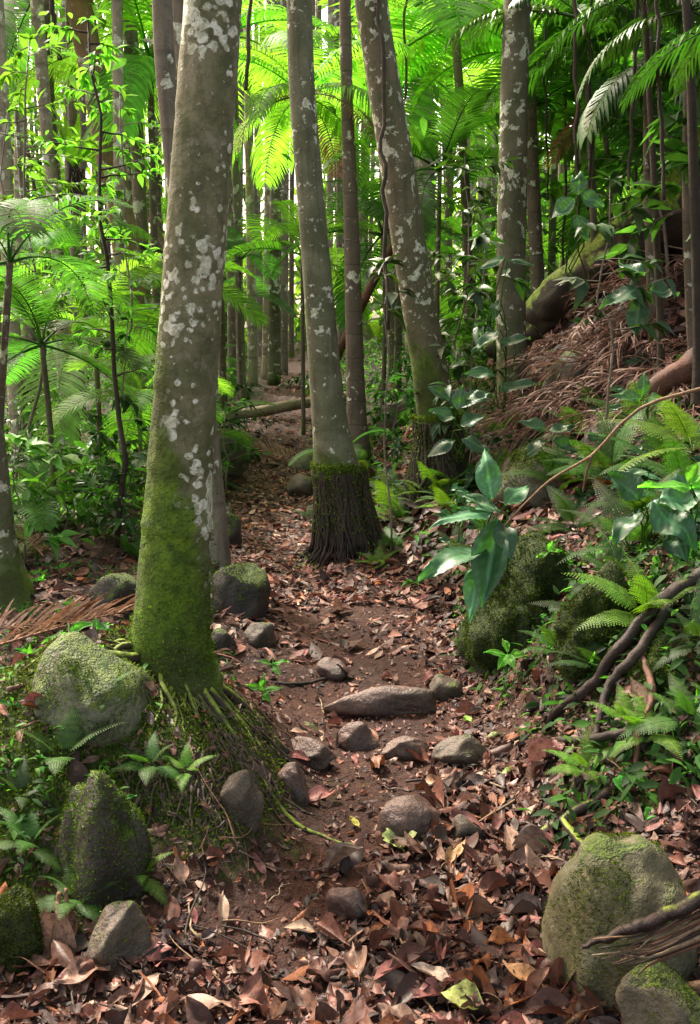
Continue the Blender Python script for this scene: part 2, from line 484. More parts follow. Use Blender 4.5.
M['rmoss'] = rock_mat('stone_mossy', (.10, .085, .055), (.055, .05, .03), .62)
M['rgrey'] = rock_mat('stone_grey_green', (.11, .115, .06), (.06, .065, .03), .72, pale=.45)
M['rbig'] = rock_mat('boulder_olive', (.105, .092, .045), (.065, .06, .028), .55, pale=.25)
M['rdark'] = rock_mat('stone_dark_moss', (.05, .038, .03), (.028, .022, .018), .72)
M['rgreen'] = rock_mat('boulder_dark_moss', (.02, .025, .01), (.03, .035, .012), 1.5, ((.012, .022, .004), (.04, .06, .008)), rough=.9)

# ------------------------------------------------------------------ ground sheet
def axis(lo, hi, fine_lo, fine_hi, step, grow):
    a = list(np.arange(fine_lo, fine_hi, step)); s, v = step, a[-1]
    while v < hi: s *= grow; v += s; a.append(v)
    s, v, b = step, a[0], []
    while v > lo: s *= grow; v -= s; b.append(v)
    return np.array(b[::-1] + a)
gx = axis(-70, 70, -1.6, 1.8, .017, 1.05); gy = axis(-30, 110, 1.6, 5.2, .017, 1.035)
XX, YY = np.meshgrid(gx, gy)
ZZ = ground(XX, YY)
near = (YY < 6) & (np.abs(XX) < 3)
ZZ = ZZ + np.where(near, .006 * fbm(XX * 30, YY * 30, 0, 31, 3), 0)
cc_, ww_ = path_c(YY), path_w(YY)
off = sstep(-.05, .3, np.abs(XX - cc_) - ww_)
mound = np.exp(-(((XX + .95) / .75) ** 2 + ((YY - 2.85) / .62) ** 2) * 1.1)
mossk = np.clip(mound * 1.1 + .32 * off * (XX > 0) * (YY > 2.4) * (YY < 6) + .15 * off, 0, 1)
KK = np.stack([mossk, np.clip(off * .8 + sstep(4.5, 7, YY) * .8, 0, 1), sstep(9, 14, YY) * off], -1).reshape(-1, 3)
me = mesh_quads('ground', np.stack([XX, YY, ZZ], -1).reshape(-1, 3), grid_faces(len(gy), len(gx)), M['soil'], KK)
o = bpy.data.objects.new('ground', me); C.objects.link(o)
tag(o, 'red brown earth track climbing between a bank and a low mossy mound', 'ground', kind='structure')

# ------------------------------------------------------------------ leaf litter (nobody could count it)
LT = []
for k in range(22):
    c_ = random.random() < .3
    LT.append(leafT(1, random.uniform(.32, .52), 7, 4, curl=random.uniform(.5, 1.3) if c_ else random.uniform(-.35, .35), fold=random.uniform(-.05, .2), droop=random.uniform(-.22, .22) if c_ else random.uniform(-.1, .1),
                    wave=random.uniform(.12, .4), seed=k, peak=random.uniform(.38, .6), side=random.uniform(-.14, .14), base=.06, tip=random.choice([.9, 1, 1])))
for k in range(8):      # torn halves, split tips and palm fibre strips
    LT.append(leafT(1, [.6, .5, .7, .09, .07, .12, .5, .8][k], 7, 4, curl=random.uniform(-.4, .6), fold=random.uniform(0, .15), droop=random.uniform(-.12, .12), wave=.5, seed=30 + k,
                    peak=random.uniform(.3, .7), side=random.uniform(-.2, .2), base=[.5, .45, .6, .4, .5, .3, .35, .5][k]))
for k in range(len(LT)):
    V_, F_ = LT[k]; rr_ = np.random.default_rng(k)
    ed = np.tile(np.abs(np.linspace(-1, 1, 5)), 8)
    LT[k] = (V_, F_, (1 - .30 * np.exp(-(ed / .2) ** 2)) * (1 - .25 * ed ** 3) * rr_.uniform(.8, 1.15, len(V_)))
PAL = np.array([(.19, .078, .052), (.29, .13, .09), (.36, .20, .14), (.46, .30, .21), (.09, .042, .032), (.035, .024, .020), (.15, .11, .10),
                (.42, .16, .06), (.33, .13, .11), (.26, .19, .15), (.055, .032, .028), (.55, .41, .31), (.13, .06, .045)])
PAL = PAL * [1.00, .97, .98]
PW = np.array([.15, .15, .11, .06, .12, .10, .07, .05, .09, .05, .05, .02, .08]); PW /= PW.sum()
def litter(name, n, y0, y1, xr, smin, smax, keep, label, lift=.012, temps=LT, mat='dead', mult=1.0):
    u = rng.random(n * 3)
    y = y0 * (y1 / y0) ** u
    x = rng.uniform(-1, 1, n * 3) * (xr[0] + xr[1] * y) 
    k = keep(x, y); q = rng.random(n * 3) < k
    x, y = x[q][:n], y[q][:n]; n = len(x)
    N = slope_n(x, y) + rng.normal(0, 1, (n, 3)) * np.where(rng.random((n, 1)) < .25, .45, .13) * [1, 1, .2]
    Mx = align_n(N) @ rot_ypr(rng.uniform(0, 2 * PI, n), 0, np.where(rng.random(n) < .35, PI, 0))
    s = rng.uniform(smin, smax, n) * rng.choice([.5, .7, .9, 1.1, 1.5], n)
    z = ground(x, y) + rng.uniform(.0, lift, n) + .004
    col = PAL[rng.choice(len(PAL), n, p=PW)] * rng.uniform(.45, 1.3, (n, 1)) * .88 * mult
    mb = MB()
    scatter(mb, temps, Mx, np.stack([x, y, z], -1), s, col)
    o = mb.build(name, M[mat]); tag(o, label, 'leaf litter', kind='stuff'); return o

def dens_near(x, y):
    c, w = path_c(y), path_w(y)
    d = np.abs(x - c) / w
    k = .25 + .75 * sstep(.2, 1.0, d)
    k = k * (.10 + .90 * sstep(-.22, .28, x - c + .04)) * np.interp(y, [2.1, 2.5, 2.9, 4, 6], [1, .85, .6, .42, .5])     # worn bare earth on the left half of the track
    k = np.where(y < 2.2, np.maximum(k, .62), k)
    k = np.where(((x + .19) / .25) ** 2 + ((y - 2.62) / .6) ** 2 < 1, .05, k)
    mnd = np.exp(-(((x + .8) / .55) ** 2 + ((y - 2.95) / .5) ** 2))
    k = k * (1 - .92 * mnd ** .6)
    k = k * np.where(x - c > w + .02, np.where(y > 2.5, .10, .5), 1) * np.where((x < c - w) & (y > 2.2), .35, 1)
    return np.clip(k * (.45 + .9 * sstep(-.4, .4, fbm(x * 2.5, y * 2.5, 0, 55, 3))), 0, 1)
litter('leaf_litter', 7800, 1.75, 5.2, (.15, .44), .028, .092, dens_near, 'thick litter of curled brown and reddish leaves over the near track', .02)
def dens_far(x, y):
    d = np.abs(x - path_c(y)) / path_w(y)
    return np.clip(.55 + .45 * sstep(.4, 1.2, d), 0, 1)
LTs = [leafT(1, random.uniform(.3, .5), 3, 2, curl=random.uniform(-.5, 1), fold=random.uniform(0, .3), droop=random.uniform(-.25, .3), seed=k) for k in range(8)]
litter('leaf_litter', 7500, 4.4, 13, (.3, .3), .04, .10, dens_far, 'carpet of small dry leaves along the middle of the track', .015, LTs)
litter('leaf_litter', 3500, 10, 30, (.5, .35), .07, .15, dens_far, 'sparse dry leaves on the far forest floor', .02, LTs)
litter('leaf_litter', 6500, 5.4, 19, (.1, .2), .03, .085, lambda x, y: (np.abs(x - path_c(y)) < path_w(y) + .1) * 1.0, 'pinkish leaf bits trodden into the far part of the track', .012, LTs, mult=1.5)
litter('leaf_litter', 5200, 1.0, 9, (1.3, .75), .04, .10, lambda x, y: (np.abs(x - path_c(y)) > path_w(y) + .35) * np.where(y > 2.6, .5, 1) * (np.abs(x) > .15 + .38 * y), 'brown leaf litter beyond the edges of the near track', .02, LTs)
# crumbs: small torn pieces that fill the near track
LTc = [leafT(1, random.uniform(.4, .9), 2, 2, curl=random.uniform(-1, 1), fold=random.uniform(0, .3), seed=k, base=.4) for k in range(6)]
litter('leaf_litter', 15000, 1.75, 6.5, (.15, .40), .008, .028, lambda x, y: .35 + .65 * dens_near(x, y), 'small torn leaf crumbs and bark bits pressed into the earth', .006, LTc)

litter('leaf_litter', 9000, 2.4, 7.5, (.2, .42), .012, .045, lambda x, y: (x > path_c(y) + path_w(y) - .03) * .9, 'dark crumbs, bark and leaf bits over the right bank', .02, LTc, mult=.6)
litter('leaf_litter', 1400, 2.5, 9, (.2, .42), .03, .07, lambda x, y: (np.abs(x - path_c(y)) > path_w(y)) * .6, 'scattered small leaves caught on the banks', .03)

# ------------------------------------------------------------------ single leaves that stand out
def lone_leaf(px, py, L, W, yaw, col, label, curl=.3, droop=-.1, pitch=.12, roll=.1, lobes=False, name='fallen_leaf', mat='dead', lift=.022):
    g = G(px, py); mb = MB()
    V, F = leafT(L, W, 12, 8, curl=curl, fold=.06, droop=droop, wave=.22, seed=px % 17, base=.03, peak=.42)
    if lobes:
        V = V.copy(); V[:, 0] *= 1 + .14 * np.sin(V[:, 1] / L * 26)
    V = V - [0, L / 2, 0]
    N = slope_n(np.array([g[0]]), np.array([g[1]]))
    Mx = align_n(N) @ rot_ypr([yaw], [pitch], [roll])
    W_ = V @ Mx[0].T + g + [0, 0, lift]
    K = np.tile(np.array(col), (len(V), 1))
    mid = np.exp(-(V[:, 0] / (W * .04)) ** 2)[:, None]
    K = K * (1 - .0 * mid) + mid * np.array([.08, .06, .04])
    mb.add(W_, F, K)
    # stalk
    a = W_[4]; d = (W_[4] - W_[9 * 3 + 4]); d /= np.linalg.norm(d)
    v, f = tube(np.array([a, a + d * L * .12, a + d * L * .22 + [0, 0, -.004]]), [.0016, .0012, .001], 5)
    mb.add(v, f, col)
    o = mb.build(name, M[mat], loc=g); tag(o, label, 'fallen leaf'); return o
YG = (.42, .50, .17)
lone_leaf(398, 848, .105, .10, .2, YG, 'pale yellow green broad leaf lying just below the brown track stone', lobes=True, curl=.1)
lone_leaf(354, 829, .05, .028, .6, (.48, .46, .08), 'small yellow leaf left of the brown track stone', curl=.1)
lone_leaf(463, 1016, .11, .085, 1.4, (.36, .42, .12), 'yellow green leaf cut by the bottom edge of the frame', lobes=True)
lone_leaf(467, 725, .05, .036, .4, (.22, .42, .04), 'small bright green leaf above the flat grey stone', curl=.1)
lone_leaf(510, 779, .07, .034, 1.3, (.24, .36, .07), 'green leaf lying among reddish leaves beside the right bank')
lone_leaf(495, 742, .07, .032, 1.9, (.3, .36, .16), 'dull green leaf on the edge of the grey track stone')
lone_leaf(312, 733, .075, .034, 1.5, (.25, .30, .14), 'greyish green leaf just above the small flat stones on the track')
lone_leaf(40, 966, .22, .145, 1.2, (.34, .19, .13), 'big crumpled tan leaf lying beside the mossy stone at the lower corner', curl=.5)
lone_leaf(85, 985, .13, .08, 2.2, (.26, .15, .11), 'dull brown leaf tucked under the big crumpled tan leaf')
lone_leaf(320, 803, .13, .055, -1.0, (.36, .15, .13), 'pink red leaf on bare earth left of the brown track stone', curl=.2)
lone_leaf(300, 764, .09, .045, -1.2, (.34, .13, .11), 'smaller pink leaf above the pink red leaf on bare earth')
lone_leaf(455, 860, .12, .04, -.6, (.46, .28, .13), 'golden tan leaf right of the pale yellow green leaf')
lone_leaf(527, 992, .14, .055, .9, (.52, .30, .14), 'long yellow orange leaf near the foot of the mossy boulder')
lone_leaf(520, 1008, .12, .06, 2.3, (.42, .15, .06), 'bright orange leaf at the bottom edge near the boulder')
lone_leaf(500, 955, .10, .05, 2.0, (.40, .17, .07), 'orange brown leaf between the golden leaf and the mossy boulder', curl=.5)
lone_leaf(537, 880, .15, .07, .35, (.42, .27, .19), 'pale tan leaf standing upright against the mossy boulder', pitch=.7)
lone_leaf(512, 855, .13, .06, .2, (.38, .24, .17), 'spotted tan leaf just above the mossy boulder edge', pitch=.3)
lone_leaf(356, 972, .10, .06, .1, (.30, .19, .14), 'grey brown cupped leaf at bottom centre of the track', curl=.6)
lone_leaf(180, 880, .07, .045, .6, (.36, .22, .16), 'pinkish tan leaf resting on the fine roots below the mound')
lone_leaf(222, 920, .11, .032, .2, (.40, .29, .2), 'narrow pale leaf standing on the bare earth below the roots')
lone_leaf(437, 790, .10, .06, -1.3, (.42, .24, .14), 'tan leaf folded over beside the flat grey stone')
lone_leaf(640, 712, .14, .06, .1, (.22, .13, .09), 'large dull brown leaf hanging on the right bank by the fern seedlings', pitch=.5, lift=.05)
lone_leaf(545, 765, .16, .07, 1.3, (.30, .14, .11), 'long reddish curled leaf where the right bank meets the track', curl=.9)
lone_leaf(475, 920, .11, .05, -.4, (.24, .12, .08), 'dark chestnut leaf on the track left of the mossy boulder')
lone_leaf(300, 940, .10, .06, 1.7, (.33, .24, .17), 'pale mottled leaf on bare earth right of the leaning stone')
lone_leaf(430, 985, .10, .05, 1.1, (.46, .36, .28), 'whitish papery leaf near the bottom of the track')

# ------------------------------------------------------------------ stones
def cube_sphere(n):
    Vs, Fs, c = [], [], 0
    u = np.tan(np.linspace(-PI / 4, PI / 4, n + 1))
    A, B = np.meshgrid(u, u)
    for ax in range(3):
        for sg in (-1, 1):
            p = np.zeros((n + 1, n + 1, 3)); p[..., ax] = sg
            p[..., (ax + 1) % 3] = A * sg; p[..., (ax + 2) % 3] = B
            p /= np.linalg.norm(p, axis=2)[..., None]
            Vs.append(p.reshape(-1, 3)); Fs.append(grid_faces(n + 1, n + 1) + c); c += (n + 1) ** 2
    V = np.concatenate(Vs); F = np.concatenate(Fs)
    key = np.round(V * 1e4).astype(np.int64)
    _, idx, inv = np.unique(key, axis=0, return_index=True, return_inverse=True)
    return V[idx], inv.ravel()[F]
CSa, CSb = cube_sphere(20), cube_sphere(9)
def rock_shape(seed, hi=True, ang=13, rough=.06, dmin=.6):
    r_ = np.random.default_rng(seed)
    V, F = CSa if hi else CSb
    nk = r_.normal(0, 1, (ang, 3)); nk /= np.linalg.norm(nk, axis=1)[:, None]
    dk = r_.uniform(dmin, .96, ang)
    dots = V @ nk.T
    q = np.where(dots > .15, dk / np.maximum(dots, .15), 9)
    q = np.concatenate([q, np.ones((len(V), 1))], 1)
    r = -np.log(np.exp(-q * 42).sum(1)) / 42
    r = r * (1 + rough * fbm(V[:, 0] * 2 + seed, V[:, 1] * 2, V[:, 2] * 2, seed % 50, 4))
    W = V * r[:, None]
    W = W + .09 * np.stack([fbm(W[:, 0] * 1.3 + k * 9, W[:, 1] * 1.3 + seed, W[:, 2] * 1.3, 60, 2) for k in range(3)], -1)
    W = W - (W.max(0) + W.min(0)) / 2
    W /= (W.max(0) - W.min(0)) / 2
    return W, F

TUFT = []
for k in range(5):
    V_, F_ = leafT(1, .42, 2, 1, droop=random.uniform(.1, .5), fold=0)
    TUFT.append((V_, F_))
MOSSC = np.array([(.05, .095, .008), (.09, .16, .012), (.13, .22, .02), (.035, .06, .008), (.10, .13, .02)])
def moss_mesh(mb, P, N, s0, s1, dark=1.0):
    n = len(P)
    A = align_n(N + rng.normal(0, .5, N.shape))
    Mx = A @ rot_ypr(rng.uniform(0, 2 * PI, n), rng.uniform(.3, 1.4, n), 0)
    c = MOSSC[rng.integers(0, len(MOSSC), n)] * dark * rng.uniform(.6, 1.3, (n, 1))
    scatter(mb, TUFT, Mx, P, rng.uniform(s0, s1, n), c)

def stone(px, py, w, h, mat, label, seed, sink=.3, dfac=.8, hi=True, yaw=None, moss=0, full=False, ang=12, dmin=.58, cat='rock', name='rock', group=None, rough=.06, tilt=0.0, dark=1.0, base=None, low=0.0):
    """px = middle, py = foot of the stone in the photo, w x h seen"""
    g = G(px, py) if base is None else base
    D = depth(g); W = w / FPX * D; H = h / FPX * D
    # the camera looks down, so part of the seen height is the top face
    sy = W * dfac
    a = math.atan2(CAMZ - g[2], g[1])
    Hz = math.sqrt(max(H * H - (sy * math.sin(a)) ** 2, (.45 * H) ** 2)) / math.cos(a)
    V, F = rock_shape(seed, hi, ang, rough, dmin)
    sc = np.array([W / 2, sy / 2, (Hz * (1 + sink)) / 2])
    yw = random.uniform(-.35, .35) if yaw is None else yaw
    Rm = np.array(Euler((0, tilt, yw)).to_matrix())
    P = (V * sc) @ Rm.T
    cen = at(px, py - h / 2, g[1] + sy * .3) - np.array([0, 0, Hz * sink / 2 + Hz * low * .5])
    mb = MB().add(P + cen, F)
    o = mb.build(name, mat if not isinstance(mat, str) else M[mat], loc=cen)
    tag(o, label, cat, group)
    if moss:
        moss = int(moss * 2.2)
        q = rng.integers(0, len(F), moss * 4); uv = rng.random((len(q), 2, 1))
        def il(A): return (A[F[q, 0]] * (1 - uv[:, 0]) + A[F[q, 1]] * uv[:, 0]) * (1 - uv[:, 1]) + (A[F[q, 3]] * (1 - uv[:, 0]) + A[F[q, 2]] * uv[:, 0]) * uv[:, 1]
        pp = il(P); nn = il(V) / (sc / sc.max()); nn /= np.linalg.norm(nn, axis=1)[:, None]
        nn = nn @ Rm.T
        k = (nn[:, 2] > (-.45 if full else -.1)) & (rng.random(len(q)) < (.75 if full else .15 + .85 * np.clip(nn[:, 2], 0, 1))) & (fbm(pp[:, 0] * 9 + seed, pp[:, 1] * 9, pp[:, 2] * 9, 5, 2) > (-.75 if full else -.05))
        pp, nn = pp[k][:moss], nn[k][:moss]
        mm = MB()
        moss_mesh(mm, pp + cen + nn * .002, nn, .004 * D / 2.5, .010 * D / 2.5, dark)
        tag(mm.build('moss', M['moss'], parent=o), kind='stuff')
    return o

stone(408, 842, 66, 52, 'rbrown', 'smooth brown stone sunk in the track above the pale yellow green leaf', 11, low=.22)
stone(351, 918, 52, 40, 'rbrown', 'small rounded grey brown stone alone on bare earth', 12, low=.22)
stone(240, 822, 48, 52, 'rmix', 'round olive stone held among the roots of the mossy tree', 13, dfac=.7)
stone(120, 965, 62, 62, 'rmix', 'angular brown stone leaning beside the big crumpled tan leaf', 14, tilt=.3, moss=120)
stone(102, 896, 96, 132, 'rdark', 'tall dark boulder draped in moss under the tree mound', 76, dfac=1.1, moss=5200, full=True, dark=.8, sink=.6, dmin=.76, ang=9, rough=.16)
stone(92, 728, 112, 104, 'rgrey', 'large pale green boulder behind the mossy tree', 64, dfac=1.2, moss=2600, sink=.7, dmin=.66, ang=9, tilt=-.35)
stone(113, 612, 54, 40, 'rdark', 'dark grey boulder behind the pale green boulder', 17, moss=100, hi=False)
stone(238, 616, 66, 54, 'rdark', 'near black boulder with a mossy crest beside the track', 18, dfac=.8, moss=250)
stone(333, 680, 34, 22, 'rbrown', 'small brown stone above the long flat step stone', 19, hi=False)
stone(380, 716, 118, 36, 'rbrown', 'long flat stone slab lying across the track', 20, dfac=.35, yaw=-.12, low=.22)
stone(306, 762, 60, 28, 'rbrown', 'flat stone at the left end of the row below the slab', 21, dfac=.6, low=.22)
stone(358, 750, 48, 32, 'rbrown', 'pale brown stone second in the row below the slab', 22, dfac=.6, low=.22)
stone(404, 760, 48, 26, 'rbrown', 'low brown stone third in the row below the slab', 23, dfac=.6, low=.22)
stone(464, 764, 66, 34, 'rmix', 'grey green flat stone at the bank end of the row', 24, dfac=.6, low=.22)
stone(447, 698, 42, 25, 'rmix', 'dark rounded stone at the bank end of the long slab', 25, hi=False)
stone(293, 797, 36, 34, 'rbrown', 'brown stone half sunk in the earth beside the root fringe', 26, sink=.8)
stone(466, 842, 34, 28, 'rmix', 'small olive stone poking out of leaves beside the brown track stone', 27, hi=False)
stone(620, 1000, 152, 176, 'rbig', 'big olive boulder with bright moss on its crown at the track edge', 57, dfac=1.15, moss=5200, sink=.5, dmin=.80, ang=11, rough=.06)
stone(668, 1060, 105, 95, 'rmoss', 'dark mossy boulder below the splintered wood at the corner', 29, dfac=.8, moss=500, dark=.8)
stone(14, 975, 52, 80, 'rgreen', 'dark moss covered stone at the left frame edge', 30, dfac=.8, moss=2500, full=True, dark=.6)
stone(303, 496, 36, 24, 'rmix', 'pale wedge stone at the track edge before the second palm', 31, hi=False, dfac=1.2)
stone(310, 470, 46, 22, 'rgrey', 'low mossy stone behind the pale wedge stone', 32, hi=False)
stone(228, 476, 46, 48, 'rgrey', 'tall mossy boulder on the left of the far track', 33, hi=False, moss=150)
stone(249, 462, 26, 26, 'rmix', 'smaller boulder touching the tall mossy one by the far track', 34, hi=False, moss=60)
stone(228, 548, 28, 36, 'rdark', 'dark stone at the foot of the trunk hidden by the mossy tree', 35, hi=False, moss=80)
stone(222, 525, 26, 22, 'rmix', 'small round mossy stone on the left edge of the track', 36, hi=False, moss=50)
stone(260, 648, 34, 26, 'rmix', 'grey stone under the low seedlings beside the mound', 37, hi=False)
stone(222, 655, 30, 28, 'rdark', 'dark stone wedged behind the mossy tree roots', 38, hi=False)
stone(210, 618, 26, 26, 'rmix', 'little stone pressed against the near black boulder', 39, hi=False)
stone(540, 505, 96, 60, 'rmoss', 'bright moss covered boulder on the right bank under the curved twig', 40, moss=2200, hi=True, dfac=1.1, sink=.5, dmin=.8)
stone(398, 432, 44, 30, 'rmix', 'low stone between the leaning tree and the slender red palm', 44, hi=False)
stone(566, 418, 60, 68, 'rmoss', 'grey boulder behind the olive trunk on the slope', 45, hi=False, moss=200, dark=.8)
stone(608, 452, 58, 34, 'rmix', 'dull stone on the slope above the ferns', 46, hi=False)
stone(522, 640, 124, 110, 'rgreen', 'big dark moss cushion boulder below the glossy leaves', 41, moss=7000, full=True, dark=.5, dfac=1.1, sink=.6, dmin=.62, rough=.20)
stone(612, 648, 112, 92, 'rgreen', 'dark moss cushion boulder below the withered brown leaves', 42, moss=6500, full=True, dark=.5, dfac=1.1, sink=.6, dmin=.62, rough=.20)
stone(670, 690, 90, 60, 'rgreen', 'low mossy hump on the bank behind the dark branches', 43, moss=4000, full=True, dark=.55, dfac=1.0, sink=.6, dmin=.62, rough=.2)

# moss carpet on the mound and the bank foot
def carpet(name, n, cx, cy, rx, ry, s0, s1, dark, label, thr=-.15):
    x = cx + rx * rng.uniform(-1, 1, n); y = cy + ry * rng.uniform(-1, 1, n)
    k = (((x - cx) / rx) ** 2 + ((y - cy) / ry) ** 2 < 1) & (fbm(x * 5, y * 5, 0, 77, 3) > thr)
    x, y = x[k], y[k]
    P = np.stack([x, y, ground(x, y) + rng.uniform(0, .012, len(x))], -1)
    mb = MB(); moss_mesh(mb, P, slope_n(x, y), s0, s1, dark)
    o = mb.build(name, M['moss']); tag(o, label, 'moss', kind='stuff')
carpet('moss', 42000, -.85, 2.88, .66, .60, .006, .017, .9, 'green moss carpet over the tree mound')
carpet('moss', 5000, -1.3, 2.55, .5, .4, .006, .018, .8, 'darker moss on the slope left of the mound', .0)
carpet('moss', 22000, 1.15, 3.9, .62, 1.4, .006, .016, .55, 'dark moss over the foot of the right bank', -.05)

# ------------------------------------------------------------------ trunks
def trunk_mesh(pts, rad, seg=20, step=.08, rough=.03, seed=0, ringamp=0.0, ringgap=.12, flare=None):
    L = np.linalg.norm(np.diff(pts, axis=0), axis=1).sum()
    n = max(6, int(L / step))
    P = catmull(pts, n)
    t = np.linspace(0, 1, n); tk = np.linspace(0, 1, len(rad))
    r = np.interp(t, tk, rad)
    s = t * L
    if ringamp: r = r * (1 + ringamp * (((s / ringgap) % 1) < .18))
    V, F = tube(P, r, seg, rough, seed, 1.6)
    if flare is not None:
        h, amt, lobes = flare
        zz = V[:, 2] - P[0][2]
        ax = P[0] + (P[-1] - P[0]) * (np.clip(zz, 0, None) / (P[-1][2] - P[0][2]))[:, None]
        d = V - ax; d[:, 2] = 0
        an = np.arctan2(d[:, 1], d[:, 0])
        k = np.exp(-np.clip(zz, -.2, None) / h) * amt * (1 + .55 * np.sin(an * lobes + seed) + .3 * np.sin(an * (lobes * 2 + 1)))
        V = V + d * k[:, None]
    return V, F

def root_tubes(mb, base, n, r0, length, ang0, ang1, rad, seed, lift=.012, wob=.5, drop=0.0, steps=9, start_h=.06, col=(1, 1, 1)):
    r_ = np.random.default_rng(seed)
    for k in range(n):
        a = r_.uniform(ang0, ang1); L = length * r_.uniform(.5, 1.2)
        rr = rad * r_.uniform(.5, 1.3)
        p = []
        ax_ = a
        x, y = base[0] + math.cos(a) * r0, base[1] + math.sin(a) * r0
        for i in range(steps):
            t = i / (steps - 1)
            z = float(ground(x, y)) + lift * (1 - t) + start_h * max(0, 1 - t * 3.2) ** 1.5 * r_.uniform(.6, 1.2) - .004
            p.append((x, y, z + r_.normal(0, .004)))
            ax_ += r_.normal(0, wob) * .35
            x += math.cos(ax_) * L / steps; y += math.sin(ax_) * L / steps
        P = catmull(np.array(p), steps * 2)
        tt = np.linspace(0, 1, len(P))
        v, f = tube(P, rr * (1 - tt * .75), 6, .15, seed + k, 20)
        mb.add(v, f, col)

# --- tree 1: the big mossy lichened one
b1 = gp(-.60, 3.06)
T1 = empty('forest_tree', b1, 'thick near trunk with white lichen patches above and green moss below', 'tree')
pts = [at(166, 735, 3.06), at(170, 640, 3.06), at(180, 480, 3.06), at(192, 300, 3.06), at(204, 130, 3.07), at(213, 0, 3.08), at(226, -220, 3.1)]
pts.append(pts[-1] + np.array([.12, .05, 3.0])); pts.append(pts[-1] + np.array([.1, .1, 3.5]))
rd = [.142, .127, .107, .095, .090, .088, .086, .075, .055]
P_ = catmull(pts, 240)
seglen = np.r_[0, np.cumsum(np.linalg.norm(np.diff(P_, axis=0), axis=1))]
r_ = np.interp(np.linspace(0, 1, 240), np.linspace(0, 1, len(rd)), rd)
zz = P_[:, 2] - b1[2]
for zc, amp in ((.50, .05), (.70, .03), (.96, .035), (1.35, .02), (1.8, .02)):
    r_ = r_ * (1 + amp * np.exp(-((zz - zc) / .02) ** 2) - amp * .6 * np.exp(-((zz - zc + .035) / .03) ** 2))
V, F = tube(P_, r_, 64, .045, 3, 1.5)
zl = V[:, 2] - b1[2]; axp = np.stack([np.interp(V[:, 2], P_[:, 2], P_[:, k]) for k in range(3)], -1)
d = V - axp; d[:, 2] = 0; an = np.arctan2(d[:, 1], d[:, 0])
k = np.exp(-np.clip(zl + .02, 0, None) / .085) * .34 * (1 + .16 * np.sin(an * 5 + .8) + .14 * np.sin(an * 9 + 2))
V = V + d * k[:, None]
V = V + d * (.02 * fbm(V[:, 0] * 14, V[:, 1] * 14, V[:, 2] * 9, 8, 3))[:, None]
MB().add(V, F).build('trunk', M['bark1'], T1)
# moss fuzz on the lower trunk
nmo = 22000
q = rng.integers(0, len(V), nmo * 6)
zq = V[q][:, 2] - b1[2]
keep = (zq > .0) & (zq < 1.0) & (rng.random(len(q)) < np.clip(1 - zq / .8, .04, 1) ** 1.3) & (fbm(V[q][:, 0] * 12, V[q][:, 1] * 12, V[q][:, 2] * 7, 4, 3) > -.25)
q = q[keep][:nmo]; dn = d[q] / (np.linalg.norm(d[q], axis=1)[:, None] + 1e-6)
mm = MB(); moss_mesh(mm, V[q] + rng.normal(0, .006, (len(q), 3)), dn + [0, 0, .2], .004, .012, 1.0)
tag(mm.build('moss', M['moss'], T1), kind='stuff')
for k in range(14):
    mb = MB(); a = -2.9 + k * .25 + random.uniform(-.08, .08)
    root_tubes(mb, b1, 1, .13, random.uniform(.35, .65), a, a + .01, random.uniform(.009, .019), 100 + k, lift=.002, start_h=.06, steps=10, wob=.9)
    mb.build('root', M['rootm'], T1)
mb = MB()
root_tubes(mb, b1, 110, .12, .36, -2.9, .6, .0055, 300, start_h=.03, lift=.016, wob=.9)
mb.build('fine_roots', M['rootm'], T1)
mb = MB()
# fringe of bare rootlets hanging down the track side of the mound
for (cx, cy, n, L, a0, a1) in ((-.36, 2.86, 60, .26, -1.6, .1), (-.42, 2.64, 50, .24, -2.1, -.6), (-.60, 2.56, 36, .22, -2.2, -.9), (-.33, 3.12, 26, .2, -1.0, .6)):
    for k in range(n):
        bb = (cx + random.gauss(0, .05), cy + random.gauss(0, .06), 0)
        root_tubes(mb, bb, 1, .0, L, a0, a1, .0050, random.randrange(9999), start_h=.0, lift=.012, steps=9, wob=1.0)
mb.build('fine_roots', M['root'], T1)

def tall_tree(pixpts, Y, widths, mat, label, name='palm_tree', cat='palm tree', group=None, base=None, seg=18, rings=0.0, gap=.1, topz=9, rough=.02, seed=0, flare=None, step=.07, Yt=None):
    """pixpts from the foot up; widths px at each"""
    Yt = Y if Yt is None else Yt
    ys = np.linspace(Y, Yt, len(pixpts))
    P = [at(p[0], p[1], y) for p, y in zip(pixpts, ys)]
    rad = [w / FPX * depth(p) / 2 for p, w in zip(P, widths)]
    b = P[0].copy()
    gz = float(ground(b[0], b[1]))
    if base is None:
        if b[2] > gz - .03: P.insert(0, np.array([b[0], b[1], gz - .06])); rad.insert(0, rad[0] * 1.05)
        b = np.array([b[0], b[1], gz])
    else: b = np.array(base, float)
    d = P[-1] - P[-2]; d /= np.linalg.norm(d)
    while P[-1][2] < topz:
        d = d * .8 + np.array([0, 0, .2]); d /= np.linalg.norm(d)
        P.append(P[-1] + d * min(2.0, topz + .2 - P[-1][2] + .1)); rad.append(rad[-1] * .96)
    t = empty(name, b, label, cat, group)
    V, F = trunk_mesh(np.array(P), rad, seg, step, rough, seed, rings, gap, flare)
    MB().add(V, F).build('trunk', mat if not isinstance(mat, str) else M[mat], t)
    t['_top'] = [float(v) for v in P[-1]]
    return t, P

